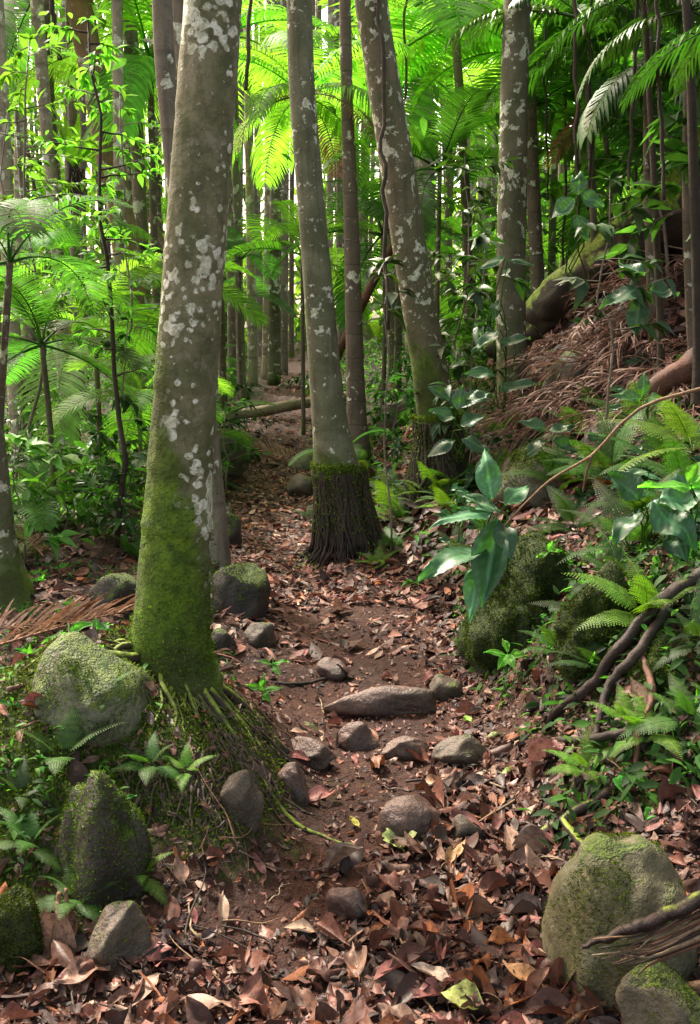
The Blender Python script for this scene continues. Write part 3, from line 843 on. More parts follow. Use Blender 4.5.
def root_cone(t, topP, botY, rt, rb, zb, n, mat, seed, cx=None):
    """stilted mass of matted roots under a trunk, made of many thin near vertical roots around a dark core"""
    x0, y0, z0 = topP
    cx = x0 if cx is None else cx
    m1 = MB()
    pr = [np.array([cx + (x0 - cx) * u, y0, zb - .1 + (z0 - zb + .13) * u]) for u in np.linspace(0, 1, 14)]
    rr = [(rb + (rt - rb) * min(1, u * 1.25) ** .7) for u in np.linspace(0, 1, 14)]
    v, f = tube(pr, rr, 40, .22, seed, 7)
    m1.add(v, f); m1.build('root_mass', M['rootd'], t)
    m2 = MB(); r_ = np.random.default_rng(seed)
    for k in range(n):
        a = r_.uniform(0, 2 * PI); u = np.linspace(1.02, -.04 + r_.uniform(0, .25), 10)
        a2 = a + np.cumsum(r_.normal(0, .075, 10))
        ra = (rb + (rt - rb) * np.clip(u * 1.25, 0, 1) ** .7) * (1.0 + r_.uniform(-.06, .10)) + .10 * np.clip(.12 - u, 0, 1) * r_.uniform(0, 6)
        P = np.stack([cx + (x0 - cx) * u + np.cos(a2) * ra, y0 + np.sin(a2) * ra, zb + (z0 - zb) * u], -1)
        v, f = tube(P, r_.choice([.003, .004, .005, .008, .012]), 5, .1, k)
        m2.add(v, f)
    m2.build('hanging_roots', M['rootd'], t)
    m3 = MB()
    for k in range(46):      # flat mossy roots that run out over the earth
        a = r_.uniform(0, 2 * PI); root_tubes(m3, (cx, y0, 0), 1, rb * .8, .30, a, a + .05, r_.uniform(.006, .014), seed * 50 + k, start_h=.05, lift=.015, wob=.8)
    m3.build('spreading_roots', M['rootm'], t)
    n5 = 7000; a = r_.uniform(0, 2 * PI, n5); u = 1.12 - .8 * r_.random(n5) ** 1.7
    ra = (rb + (rt - rb) * np.clip(u * 1.25, 0, 1) ** .7) * (1 + r_.uniform(0, .12, n5))
    Pm = np.stack([cx + (x0 - cx) * u + np.cos(a) * ra, y0 + np.sin(a) * ra, zb + (z0 - zb) * u], -1)
    Pm[:, 2] = np.minimum(Pm[:, 2], z0 + .06); m4 = MB(); moss_mesh(m4, Pm, np.stack([np.cos(a), np.sin(a), .3 + 0 * a], -1),   .009, .022, 1.25)
    tag(m4.build('moss', M['moss'], t), kind='stuff')

# --- tree 2, grey palm on a black root stump
g2 = gp(.0, 6.45)
t2, P2 = tall_tree([(337, 474), (331, 430), (326, 380), (314, 240), (303, 100), (299, 0), (293, -160)], 6.5, [44, 36, 33, 29, 26, 25, 25], 'bark2',
     'smooth grey palm rising from a black stump of matted roots at the track edge', base=(at(345, 556, 6.5)), rings=.006, gap=.17, seg=28, flare=(.12, .15, 4), seed=4, rough=.035)
root_cone(t2, at(340, 472, 6.5), 6.5, .172, .265, at(345, 556, 6.5)[2], 300, None, 21, cx=at(350, 556, 6.5)[0])
# --- tree 3 leaning
t3, P3 = tall_tree([(438, 420), (428, 360), (413, 270), (396, 160), (380, 60), (371, 0), (350, -160)], 7.0, [42, 35, 34, 34, 33, 33, 31], 'bark3',
     'brown trunk leaning across behind the slender red palm, blotched with pale lichen', 'forest_tree', 'tree', base=at(440, 500, 7.0), seg=28, rough=.035, seed=9, Yt=6.8)
root_cone(t3, at(438, 424, 7.0), 7.0, .175, .38, at(442, 512, 7.0)[2], 280, None, 32, cx=at(448, 512, 7)[0])
# --- tree 4 and its neighbours
tall_tree([(512, 415), (512, 380), (511, 280), (513, 160), (515, 60), (517, 0), (522, -160)], 8.0, [38, 30, 29, 28, 27, 27, 26], 'bark4',
     'straight olive trunk with lichen blotches standing on the bank foot', 'forest_tree', 'tree', rough=.03, seed=14, seg=24, flare=(.12, .25, 5))
tall_tree([(541, 380), (536, 250), (530, 120), (527, 0)], 9.6, [16, 14, 14, 13], 'bark5', 'slim reddish trunk close behind the straight olive trunk', 'forest_tree', 'tree', seed=15, seg=12)
tall_tree([(358, 445), (356, 400), (352, 250), (347, 100), (345, 0), (343, -120)], 9.0, [24, 19, 16, 12, 11, 11], 'bark5',
     'slender reddish palm between the grey palm and the leaning tree', rings=.05, gap=.07, seed=16, seg=16, flare=(.15, .2, 4))
tall_tree([(-2, 606), (-8, 540), (-16, 440), (-24, 340), (-30, 200)], 5.4, [72, 46, 40, 36, 34], 'bark4', 'mossy trunk cut by the left frame edge', 'forest_tree', 'tree', seed=17, seg=24, flare=(.12, .3, 4))
tall_tree([(219, 574), (207, 450), (190, 300), (174, 150), (165, 60), (162, 0), (156, -120)], 6.0, [27, 26, 24, 22, 21, 20, 20], 'bark7', 'dark leaning trunk half hidden behind the lichened tree', 'forest_tree', 'tree', seed=18, seg=20)
tall_tree([(205, 500), (195, 300), (184, 130), (178, 0), (176, -100)], 7.4, [16, 16, 15, 15, 15], 'bark7', 'second dark trunk close beside the leaning one behind the lichened tree', 'forest_tree', 'tree', seed=19, seg=14)
# left background group
tall_tree([(143, 420), (133, 300), (118, 200), (100, 110), (84, 30), (74, -40)], 13, [40, 30, 27, 25, 26, 27], 'bark8', 'stout orange brown trunk carrying the bird nest fern', 'forest_tree', 'tree', seed=20, seg=18, rough=.07)
tall_tree([(150, 420), (142, 260), (136, 120), (128, 0)], 14.5, [15, 14, 14, 15], 'bark7', 'grey trunk rising right against the stout orange brown trunk', 'forest_tree', 'tree', seed=21, seg=12)
tall_tree([(124, 420), (121, 330), (119, 160), (117, 0)], 12, [13, 12, 11, 11], 'bark6', 'pale lichened pole palm left of the dark leaning trunk', seed=22, seg=12, rings=.03)
tall_tree([(133, 410), (131, 250), (128, 60), (126, -60)], 15, [9, 8, 8, 8], 'bark7', 'darker thin pole just behind the pale lichened pole palm', seed=23, seg=10)
tall_tree([(66, 420), (60, 280), (46, 120), (38, 20), (34, -40)], 12.5, [15, 14, 13, 13, 13], 'bark6', 'pale thin trunk leaning left of the stout orange trunk', seed=24, seg=12)
tall_tree([(18, 430), (8, 240), (2, 100), (-3, 0)], 11, [17, 14, 14, 13], 'bark6', 'blotchy pole palm near the left frame edge', seed=25, seg=12)
tall_tree([(82, 430), (76, 300), (74, 180), (70, 20)], 15, [10, 10, 9, 9], 'bark7', 'dark pole between the thin leaning trunk and the stout one', seed=26, seg=10)
# centre poles
for i, (x0, x1, Y, w, mt, lb) in enumerate([
    (253, 247, 17, 9, 'bark6', 'brown pole palm first right of the lichened tree'), (266, 270, 19, 8, 'bark6', 'pale pole palm seen above the fallen pole on the track'),
    (274, 277, 18, 12, 'bark4', 'greenish pole palm left of the grey palm'), (283, 286, 20, 9, 'bark7', 'dark pole palm almost touching the greenish one'),
    (238, 240, 22, 8, 'bark7', 'narrow dark pole just clear of the lichened tree'), (242, 232, 15, 8, 'bark7', 'thin pole emerging beside the lichened tree base'),
    (329, 331, 21, 7, 'bark6', 'pale pole seen just right of the grey palm'), (393, 386, 17, 8, 'bark5', 'thin pole directly behind the leaning tree'),
    (430, 424, 18, 17, 'bark7', 'grey straight trunk right of the leaning tree top'), (447, 450, 16, 8, 'bark5', 'thin brown pole right of the leaning tree foot'),
    (468, 472, 20, 8, 'bark6', 'pale pole halfway between leaning tree and olive trunk'), (484, 480, 25, 8, 'bark6', 'far pale pole left of the olive trunk'),
    (432, 566, 0, 0, '', '')]):
    if not Y: continue
    gf = gp(at(x0, 400, Y)[0], Y)
    tall_tree([(x0, 512 - FPX * math.tan(math.atan2(gf[2] - CAMZ, Y) + PITCH) + 2), (x0 * .5 + x1 * .5, 200), (x1, 0)], Y, [w * 1.15, w, w], mt, lb, seed=40 + i, seg=10, rings=.03, gap=.14, topz=11, step=.15)
# right background
for i, (x0, x1, Y, w, mt, lb) in enumerate([
    (566, 562, 16, 12, 'bark7', 'dark trunk behind the fallen mossy log, nearest the olive trunk'), (604, 600, 15, 9, 'bark5', 'thin brown trunk behind the upper part of the mossy log'),
    (633, 640, 14, 14, 'bark6', 'pale trunk above the top end of the mossy log'), (558, 552, 22, 8, 'bark6', 'far pale pole just right of the slim reddish trunk'),
    (668, 664, 18, 9, 'bark7', 'far thin pole near the right frame edge'), (584, 588, 13, 22, 'bark7', 'wide shaggy brown trunk behind the mossy log')]):
    tall_tree([(x0, 330), (x0 * .5 + x1 * .5, 160), (x1, 0)], Y, [w * 1.1, w, w], mt, lb, seed=60 + i, seg=10, rings=.03, gap=.14, topz=12, step=.15)
tall_tree([(700, 360), (697, 260), (694, 180), (690, 60), (684, -40)], 5.6, [14, 11, 10, 9, 8], 'rootd', 'dark thin trunk at the right frame edge', seed=70, seg=14)
tall_tree([(661, 345), (657, 250), (653, 160), (646, 40), (640, -60)], 6.4, [8, 7, 6, 6, 5], 'rootm', 'spindly mossy stem standing before the heap of dead fronds', 'sapling', 'sapling', seed=71, seg=9)

# distant palm poles, nobody tells them apart
mset = ['bark6', 'bark7', 'bark4', 'bark5', 'bark6', 'bark7']
far_mesh = []
for k in range(6):
    P = np.array([[0, 0, -.3], [random.uniform(-.1, .1), 0, 4], [random.uniform(-.3, .3), 0, 9], [random.uniform(-.5, .5), 0, 15]])
    V, F = trunk_mesh(P, [.12, .10, .095, .08], 9, .35, .03, k, .03, .35)
    far_mesh.append(mesh_quads('trunk', V, F, M[mset[k]], np.ones((len(V), 3))))
nfar = 0
while nfar < 190:
    Y = 17 + 30 * random.random() ** .8
    x = random.uniform(-.47, .47) * Y
    if abs(x - path_c(Y)) < .7 and Y < 24: continue
    o = empty('palm_tree', gp(x, Y), 'thin straight palm trunk far back in the sunlit forest', 'palm tree', 'distant palm trunks')
    c = bpy.data.objects.new('trunk', random.choice(far_mesh)); C.objects.link(c); c.parent = o
    s = random.uniform(.45, 1.15); c.scale = (s, s, 1); c.rotation_euler = (random.gauss(0, .02), random.gauss(0, .03), random.uniform(0, 6.28))
    nfar += 1

# ------------------------------------------------------------------ palm fronds
def frond_arrays(L=2.0, el=35, bend=70, nl=36, ll=.5, lw=.035, hang=.5, fwd=.55, seed=0, stalk=.18, col=(.09, .19, .02), vee=.25, prof='mid', lseg=3, jit=0.0):
    r_ = np.random.default_rng(seed)
    n = 26
    t = np.linspace(0, 1, n)
    a = np.radians(el) - np.radians(bend) * t ** 1.3
    dy, dz = np.cos(a) * L / (n - 1), np.sin(a) * L / (n - 1)
    sway = .12 * L * r_.normal() * t ** 2
    P = np.stack([sway, np.r_[0, np.cumsum(dy[:-1])], np.r_[0, np.cumsum(dz[:-1])]], -1)
    mb = MB()
    v, f = tube(P, np.interp(t, [0, .2, 1], [.016 * L / 2 + .003, .009 * L / 2 + .002, .0015]), 5)
    mb.add(v, f, np.array(col) * .9)
    for side in (-1, 1):
        for i in range(nl):
            u = stalk + (1 - stalk) * (i + r_.uniform(-.25, .25)) / nl; u = min(max(u, 0), .995)
            k = u * (n - 1); j = min(int(k), n - 2); p = P[j] + (P[j + 1] - P[j]) * (k - j)
            T = P[j + 1] - P[j]; T /= np.linalg.norm(T)
            s = np.array([side, 0, 0.]); up = np.cross(s * side, T)
            w = (u - stalk) / (1 - stalk)
            length = ll * (math.sin(PI * min(1, w * .82 + .16)) ** .6) * r_.uniform(.88, 1.08)
            f_ = fwd * (.7 + .8 * w)
            d0 = s + T * f_ + up * vee + r_.normal(0, 1, 3) * jit; d0 /= np.linalg.norm(d0)
            length *= 1 - min(.8, jit * 1.2) * r_.random()
            Q = [p]; d = d0.copy()
            for q in range(lseg):
                Q.append(Q[-1] + d * length / lseg)
                d = d + np.array([0, 0, -hang * (q + 1) / lseg * 1.5]); d /= np.linalg.norm(d)
            Q = np.array(Q)
            wd = np.interp(np.linspace(0, 1, lseg + 1), [0, .3, .7, 1], [.45, 1, .75, .06]) * lw
            Wd = np.cross(d0, up if abs(np.dot(d0, up)) < .9 else T); Wd = T - d0 * np.dot(T, d0); Wd /= np.linalg.norm(Wd) + 1e-9
            V = np.stack([Q - Wd * wd[:, None] / 2, Q + Wd * wd[:, None] / 2], 1).reshape(-1, 3)
            mb.add(V, grid_faces(lseg + 1, 2), np.array(col) * r_.uniform(.75, 1.25))
    V, F, K = mb.arr()
    return V, F, K

def frond_set(mat, **kw):
    out = []
    for i, el in enumerate((72, 52, 32, 12, -12)):
        V, F, K = frond_arrays(el=el + random.uniform(-5, 5), bend=kw.get('bend', 75) + random.uniform(-10, 10), seed=i * 7 + len(M), **{k: v for k, v in kw.items() if k != 'bend'})
        out.append(mesh_quads('frond', V, F, M[mat], K))
    return out
FS = {
    'lime': frond_set('lime', L=1.0, ll=.34, lw=.020, nl=38, hang=.35, col=(.14, .29, .045), bend=80),
    'droop': frond_set('lime', L=1.0, ll=.30, lw=.020, nl=38, hang=1.0, col=(.15, .33, .045), bend=85, vee=.1),
    'green': frond_set('green', L=1.0, ll=.30, lw=.018, nl=42, hang=.25, col=(.055, .13, .026), bend=70),
    'blue': frond_set('green', L=1.0, ll=.30, lw=.022, nl=30, hang=.5, col=(.05, .12, .03), bend=85),
    'wide': frond_set('gloss', L=1.0, ll=.27, lw=.036, nl=22, hang=1.6, col=(.045, .12, .024), bend=75, fwd=.8),
    'dead': frond_set('deadf', L=1.0, ll=.25, lw=.014, nl=30, hang=.8, col=(.20, .10, .055), bend=60),
}
def crown_fronds(t, top, n, L, kind, lo=0, hi=4, dead=0, yaw0=None, spread=2 * PI):
    base = np.array(t.location)
    for k in range(n + dead):
        fs = FS['dead' if k >= n else kind]
        lev = min(4, max(0, int(lo + (hi - lo + .99) * (k % n) / n))) if k < n else 4
        c = bpy.data.objects.new('frond', fs[lev]); C.objects.link(c); c.parent = t
        c.location = Vector(top - base)
        yw = k * 2.399 + random.uniform(-.3, .3) if yaw0 is None else yaw0 + spread * (k / max(1, n - 1) - .5) + random.uniform(-.1, .1)
        c.rotation_euler = (random.gauss(0, .08), random.gauss(0, .1), yw)
        s = L * random.uniform(.75, 1.1) * (.7 if lev == 0 else 1); c.scale = (s, s, s)
        if k >= n: c['label'] = 'dry brown hanging frond'

def palm(px, Y, topy, L, n, kind, label, r=.03, group=None, lo=0, hi=4, dead=0, mat='bark5', lean=0, base_px=None, name='palm_tree', cat='palm tree'):
    top = at(px, topy, Y)
    bx = top[0] if base_px is None else at(base_px, 400, Y)[0]
    b = gp(bx, Y)
    top = np.array([top[0], Y, max(top[2], b[2] + .12)])
    t = empty(name, b, label, cat, group)
    Pp = catmull([b - [0, 0, .06], b * .5 + top * .5 + [random.uniform(-.04, .04), 0, 0], top], 14)
    v, f = tube(Pp, np.linspace(r, r * .75, 14) * (1 + .06 * (np.arange(14) % 2)), 9)
    MB().add(v, f).build('stem', M[mat], t)
    crown_fronds(t, top, n, L, kind, lo, hi, dead)
    return t

# understory palms, each placed
palm(42, 7.2, 345, 1.15, 11, 'green', 'dark green young palm with a fountain of arching fronds on a thin brown stem', .025, base_px=48)
palm(10, 5.6, 262, 1.0, 7, 'blue', 'bluish feathery palm crown at the left frame edge', .025, base_px=-20)
palm(95, 9.5, 330, 1.5, 10, 'lime', 'lime green palm behind the fountain palm', .03, base_px=98)
palm(165, 10.5, 300, 1.3, 9, 'lime', 'lime young palm just left of the lichened tree', .03)
palm(140, 8.0, 400, .9, 9, 'lime', 'low lime palm rosette beside the lichened tree', .02)
palm(70, 12, 262, 1.6, 8, 'droop', 'drooping lime palm high behind the bird nest fern trunk', .035)
palm(302, 9.5, 95, 1.35, 12, 'droop', 'glowing lime palm whose drooping fronds show left of the grey palm', .05, lo=1, hi=4, dead=3, base_px=322, mat='bark6')
palm(240, 14, 260, 1.1, 7, 'blue', 'small pale fan of fronds beside the lichened tree', .03)
palm(302, 13, 255, 1.5, 8, 'lime', 'lime palm fronds peeping between the grey palm and the slender palm', .03)
palm(383, 12, 235, 1.7, 9, 'blue', 'bluish green palm behind the slender reddish palm', .03)
palm(400, 14, 60, 2.6, 11, 'lime', 'tall lime palm glowing behind the top of the leaning tree', .06, lo=1)
palm(455, 11, 20, 2.3, 12, 'lime', 'bright palm crown filling the gap between leaning tree and olive trunk', .06, lo=1, base_px=470)
palm(440, 10.5, 170, 1.4, 10, 'green', 'mid green palm beside the leaning tree at head height', .03)
palm(475, 12.5, 260, 1.3, 9, 'lime', 'small lime palm left of the olive trunk', .03)
palm(560, 12, 60, 2.2, 11, 'lime', 'sunlit palm crown right of the slim reddish trunk', .05, lo=1)
palm(610, 13, 190, 1.6, 9, 'lime', 'lime palm behind the top end of the mossy log', .03)
palm(680, 10, 100, 1.8, 10, 'green', 'green palm crown near the right edge behind hanging leaves', .05, lo=1)
palm(215, 15, 40, 2.4, 10, 'lime', 'lime palm crown seen either side of the lichened trunk top', .06, lo=1)
palm(150, 14, 60, 2.6, 11, 'droop', 'hanging lime fronds above the pale lichened pole palm', .06, lo=1)
palm(45, 14, -20, 2.4, 10, 'green', 'green palm crown above the thin leaning trunk', .06, lo=1)
palm(345, 8.3, 452, .5, 8, 'green', 'little dark palm at the foot of the slender reddish palm', .012, name='young_palm')
palm(35, 6.3, 505, .75, 7, 'green', 'low palm seedling over the dead fan leaves at left', .012, name='young_palm')
palm(205, 9, 440, .8, 7, 'green', 'low green palm seedling glimpsed behind the lichened trunk', .015, name='young_palm')
# wide leaved hanging palm at upper right
t = palm(770, 4.9, 10, .85, 13, 'wide', 'dark palm with broad drooping leaflets hanging into the upper right corner', .05, lo=1, hi=4, base_px=775)
t = palm(650, 7.2, -10, .95, 12, 'wide', 'broad leaflet palm hanging over the mossy log', .035, lo=1, hi=4, dead=0, base_px=652)
t = palm(585, 8.2, 20, 1.15, 9, 'wide', 'smaller broad leaflet palm just right of the olive trunk', .03, lo=2, hi=4, dead=0, base_px=592)
# distant shared palms
n = 0
while n < 36:
    Y = 16 + 22 * random.random(); x = random.uniform(-.45, .45) * Y
    if abs(x - path_c(Y)) < 1.0 and Y < 24: continue
    b = gp(x, Y); h = random.choice([.6, 1.0, 1.8, 3, 4.5, 6, 7.5])
    t = empty('palm_tree', b, 'distant lime green palm lost among the far trunks', 'palm tree', 'distant green palms')
    top = b + [random.uniform(-.2, .2), 0, h]
    v, f = tube([b - [0, 0, .1], (b + top) / 2, top], [.05, .045, .04], 6); MB().add(v, f).build('stem', M['bark7'], t)
    crown_fronds(t, top, 9, random.uniform(1.1, 2.1), random.choice(['lime', 'green', 'droop', 'green', 'blue']), 0, 4)
    n += 1

# ------------------------------------------------------------------ broadleaf saplings and shrubs
BL = [leafT(1, .45, 4, 2, fold=.12, droop=d_, curl=.1, seed=k, peak=.4, tip=1.1) for k, d_ in enumerate((.1, .25, .45, .6))]
def sapling(base, top, nb, blen, nleaf, ls, col, label, mat='green', r=.012, name='sapling', cat='sapling', group=None, low=.25, smat='bark7', seed=0, vary=.3, up=.25, ten=6):
    r_ = np.random.default_rng(seed + 11)
    base = np.array(base, float); top = np.array(top, float); H = np.linalg.norm(top - base)
    t = empty(name, base, label, cat, group)
    P = wander(base - [0, 0, .03], top, 12, .05, seed)
    mb = MB(); v, f = tube(P, np.linspace(r, r * .35, 12), 7); mb.add(v, f)
    lp, lyaw, lpit = [], [], []
    for k in range(nb):
        u = low + (1 - low) * (k + r_.random()) / nb
        j = u * 11; i = min(int(j), 10); p = P[i] + (P[i + 1] - P[i]) * (j - i)
        yaw = r_.uniform(0, 2 * PI); L = blen * r_.uniform(.5, 1.2) * (1.15 - .6 * u)
        d = np.array([math.cos(yaw), math.sin(yaw), up + r_.normal(0, .2)])
        Q = [p]
        for q in range(5):
            Q.append(Q[-1] + d / np.linalg.norm(d) * L / 5); d = d + r_.normal(0, .16, 3) + [0, 0, -.06]
        Q = np.array(Q); v, f = tube(Q, np.linspace(r * .35, r * .12, 6), 5); mb.add(v, f)
        for q in range(nleaf):
            w = r_.uniform(.3, 1.0) * 5; i = min(int(w), 4); lp.append(Q[i] + (Q[i + 1] - Q[i]) * (w - i))
            lyaw.append(yaw - PI / 2 + r_.choice([-1, 1]) * r_.uniform(.2, 1.2)); lpit.append(r_.normal(-.1, .35))
    for q in range(ten):
        lp.append(P[-1]); lyaw.append(r_.uniform(0, 6.28)); lpit.append(r_.uniform(-.2, .7))
    mb.build('stem', M[smat], t)
    n = len(lp); lp = np.array(lp)
    mc = MB(); cl = np.array(col)[None] * r_.uniform(1 - vary, 1 + vary, (n, 1)) * [1, 1, 1]
    scatter(mc, BL, rot_ypr(np.array(lyaw), np.array(lpit), r_.normal(0, .3, n)), lp, r_.uniform(.65, 1.2, n) * ls, cl)
    mc.build('crown', M[mat], t)
    return t
G1, G2, G3, G4 = (.085, .20, .036), (.048, .115, .026), (.028, .068, .020), (.13, .27, .045)
def sap(px, Y, topy, *a, botpx=None, **k):
    tp = at(px, topy, Y); b = gp(at(botpx if botpx is not None else px, 400, Y)[0], Y)
    if tp[2] < b[2] + .1: tp[2] = b[2] + .1
    return sapling(b, tp, *a, **k)
sap(88, 6.6, 20, 26, .65, 16, .085, G4, 'tall reddish stemmed sapling with bright small leaves beside the fountain palm', r=.022, botpx=110, low=.35, seed=1, smat='rootd')
sap(30, 7.5, 40, 22, .9, 16, .09, G4, 'leafy sapling with lime leaves spreading at the upper left corner', r=.016, low=.45, seed=2)
sap(120, 8.5, 90, 18, .8, 14, .10, G1, 'mid green sapling in front of the stout orange trunk', r=.014, low=.4, seed=3)
sap(8, 8.8, 110, 18, .8, 12, .10, G2, 'darker sapling at the left edge behind the bluish palm', r=.014, low=.2, seed=4)
sap(128, 6.9, 320, 12, .35, 8, .11, G3, 'slim sapling with dark dangling leaves left of the lichened tree', r=.010, low=.2, seed=5, botpx=118)
sap(465, 7.6, 150, 22, .55, 10, .12, G2, 'shrubby sapling with spreading leaves between leaning tree and olive trunk', r=.012, low=.2, seed=6, mat='gloss')
sap(485, 6.8, 240, 16, .5, 9, .13, G3, 'dark glossy sapling before the olive trunk', r=.011, low=.1, seed=7, mat='gloss', botpx=470)
sap(610, 5.6, 180, 10, .45, 7, .14, G3, 'sapling with large dark leaves in front of the mossy log', r=.010, low=.5, seed=8, mat='gloss', botpx=600)
sap(660, 7.5, 60, 18, .8, 12, .15, G2, 'leafy sapling behind the dark right edge trunk', r=.015, low=.2, seed=9)
sap(520, 10, 180, 18, .8, 12, .12, G1, 'sunlit sapling behind the olive trunk', r=.014, low=.1, seed=10)
sap(385, 6.3, 262, 4, .25, 4, .15, G3, 'thin stem with a few dark shiny leaves between the slender palm and leaning tree', r=.008, low=.8, seed=11, mat='gloss', botpx=392)
sap(225, 8.8, 395, 12, .35, 8, .10, G2, 'small bush beside the far track stones', r=.010, low=.1, seed=12, name='shrub', cat='shrub')
sap(425, 12, 300, 18, .7, 12, .10, G1, 'green bush behind the leaning tree foot', r=.012, low=.05, seed=13, name='shrub', cat='shrub')
# shrubs over the left floor and right slope
spec = [(15, 6.2, 440), (60, 7.0, 450), (95, 7.8, 440), (130, 6.8, 455), (20, 9, 400), (75, 9.5, 400), (140, 9.5, 410), (40, 11, 380), (110, 12, 385), (160, 12, 390), (5, 12.5, 350),
        (215, 10.5, 410), (245, 12.5, 385), (228, 16, 370), (300, 17.5, 380), (330, 15, 380), (380, 10, 395), (395, 9.2, 380), (405, 13, 350), (460, 9.0, 340), (475, 10.5, 310), (545, 10.5, 330), (555, 9.6, 370),
        (640, 9.5, 240), (600, 11, 230), (680, 8.5, 250)]
for i, (px, Y, ty) in enumerate(spec):
    sap(px, Y, ty, 14, .45, 10, random.uniform(.09, .15), random.choice([G1, G2, G2, G3, G4]), 'low leafy bush in the tangled understory', r=.008, low=.05, seed=60 + i, name='shrub', cat='shrub', group='bushes of the forest understory', mat=random.choice(['green', 'gloss']), up=.5)

# undergrowth mass
def foliage(name, n, fn, ls, cols, label, temps=BL, mat='green', kindcat='undergrowth'):
    P = fn(n); n = len(P)
    Mx = rot_ypr(rng.uniform(0, 2 * PI, n), rng.normal(-.15, .5, n), rng.normal(0, .4, n))
    col = np.array(cols)[rng.integers(0, len(cols), n)] * rng.uniform(.6, 1.35, (n, 1))
    mb = MB(); scatter(mb, temps, Mx, P, rng.uniform(*ls, n), col)
    o = mb.build(name, M[mat]); tag(o, label, kindcat, kind='stuff'); return o
BLs = [leafT(1, .42, 3, 2, fold=.12, droop=d_) for d_ in (.1, .3, .5)]
def under(n):
    Y = 6.5 + 20 * rng.random(n) ** 1.3
    x = rng.uniform(-.47, .47, n) * Y
    c = path_c(Y); w = path_w(Y)
    e = np.abs(x - c) - w
    h = np.clip(.05 + .55 * (fbm(x * .9, Y * .9, 0, 91, 3) + .35), .03, 1.1) * sstep(.05, 1.0, e)
    k = (e > .32) & ~((x > c) & (Y < 8.5) & (rng.random(n) < .8)) & ~((x > 1.0) & (Y < 10))
    x, Y, h = x[k], Y[k], h[k]
    return np.stack([x, Y, ground(x, Y) + h * rng.random(len(x)) ** .6], -1)
foliage('undergrowth', 30000, under, (.05, .14), [G1, G2, G2, G3, G4], 'knee high tangle of small green leaves across the forest floor', BLs)

def wood_ring(n):
    th = rng.uniform(-.62, .62, n); rr = rng.uniform(27, 50, n)
    x, y = np.sin(th) * rr, np.cos(th) * rr
    # clumps
    z = 22 * rng.random(n) ** 1.05
    dns = fbm(x * .22, y * .22, z * .28, 41, 4)
    thr = np.interp(z, [0, 5, 9, 14, 22], [-.5, -.05, .2, .38, .5])
    k = dns > thr
    x, y, z = x[k], y[k], z[k]
    return np.stack([x, y, ground(x, y) + z], -1)
BLf = [leafT(1, .5, 2, 1, fold=0, droop=d_) for d_ in (.1, .4)]
foliage('far_forest_foliage', 60000, wood_ring, (.35, .8), [G1, G4, G4, (.16, .28, .04), G2], 'bright sunlit wall of far forest foliage', BLf, 'lime', 'far forest')
def mid_leaves(n):
    Y = 9 + 18 * rng.random(n); x = rng.uniform(-.46, .46, n) * Y; z = 1 + 9 * rng.random(n)
    k = fbm(x * .7, Y * .5, z * .8, 47, 3) > np.where((x > .14 * Y), .12, .35)
    k &= ~((np.abs(x - path_c(Y)) < 1.2) & (z < 3))
    x, Y, z = x[k], Y[k], z[k]
    return np.stack([x, Y, ground(x, Y) + z], -1)
foliage('mid_forest_foliage', 24000, mid_leaves, (.08, .22), [G1, G4, G2, G3], 'scattered bright leaves of climbers and saplings among the trunks', BLs, 'lime', 'foliage')
def shading(n):  # out-of-view leaf layer, added overhead to darken the foreground
    x = rng.uniform(-9, 9, n); y = rng.uniform(-9, 6.5, n); z = rng.uniform(9.5, 12, n)
    k = fbm(x * .35, y * .35, z * .2, 44, 3) > -.12
    return np.stack([x[k], y[k], z[k]], -1)
foliage('shading_foliage', 2000, shading, (.4, .9), [G1, G2], 'added unseen leaf canopy high above the track', BLf, 'green', 'shading')


# ------------------------------------------------------------------ logs, branches, twigs
def pole(name, pix, r, mat, label, cat, seg=12, rough=.08, seed=0, hollow=False, n=20, group=None, kink=.55):
    """pix: (px, py, Y) or world points"""
    P = catmull([at(*p) for p in pix], n)
    kk = np.arange(n)
    P = P + np.stack([fbm(kk * 9. / n, kk * 0 + .5, 0, seed * 3 + q, 3) for q in range(3)], 1) * (np.mean(r) * (kink if max(r) < .045 else kink * .22))
    rr = np.interp(np.linspace(0, 1, n), np.linspace(0, 1, len(r)), r)
    mb = MB()
    V, F = tube(P, rr, seg, rough, seed, 4)
    mb.add(V, F); o = mb.build(name, M[mat], loc=P[0]); tag(o, label, cat, group); return o
def gpole(name, pix, r, mat, label, cat, lift=.02, **k):
    """rests on the ground under each pixel; a fourth of each entry lifts it"""
    pts = []
    for p in pix:
        g = G(p[0], p[1]); pts.append((p[0], p[1], g[1] - (p[2] if len(p) > 2 else lift)))
    return pole(name, pts, r, mat, label, cat, **k)
pole('fallen_log', [(750, 130, 7.5), (700, 195, 7.7), (640, 240, 8.0), (585, 285, 8.4), (545, 322, 8.8), (505, 352, 9.2)], [.30, .30, .28, .25, .22, .18], 'logmoss',
     'long dark fallen log with bright green moss along its top on the slope', 'log', 30, .30, 3, n=90)
gpole('fallen_log', [(745, 338, .75), (700, 360, .75), (675, 376, .70), (652, 391, .68)], [.095, .085, .078, .07], 'logred', 'short smooth red brown log poking in at the right edge', 'log', seg=18, rough=.05, seed=5)
pole('fallen_log', [(215, 419, 13.6), (262, 411, 13.9), (312, 402, 14.2), (352, 396, 14.5)], [.065, .08, .08, .07], 'logpale', 'pale fallen pole lying across the far track behind the grey palm', 'log', 12, .06, 6)
pole('leaning_pole', [(330, 372, 11.5), (358, 312, 11.2), (386, 258, 11), (396, 238, 11)], [.06, .055, .05, .045], 'logred', 'brown pole leaning between the slender palm and the leaning tree', 'log', 10, .06, 7)
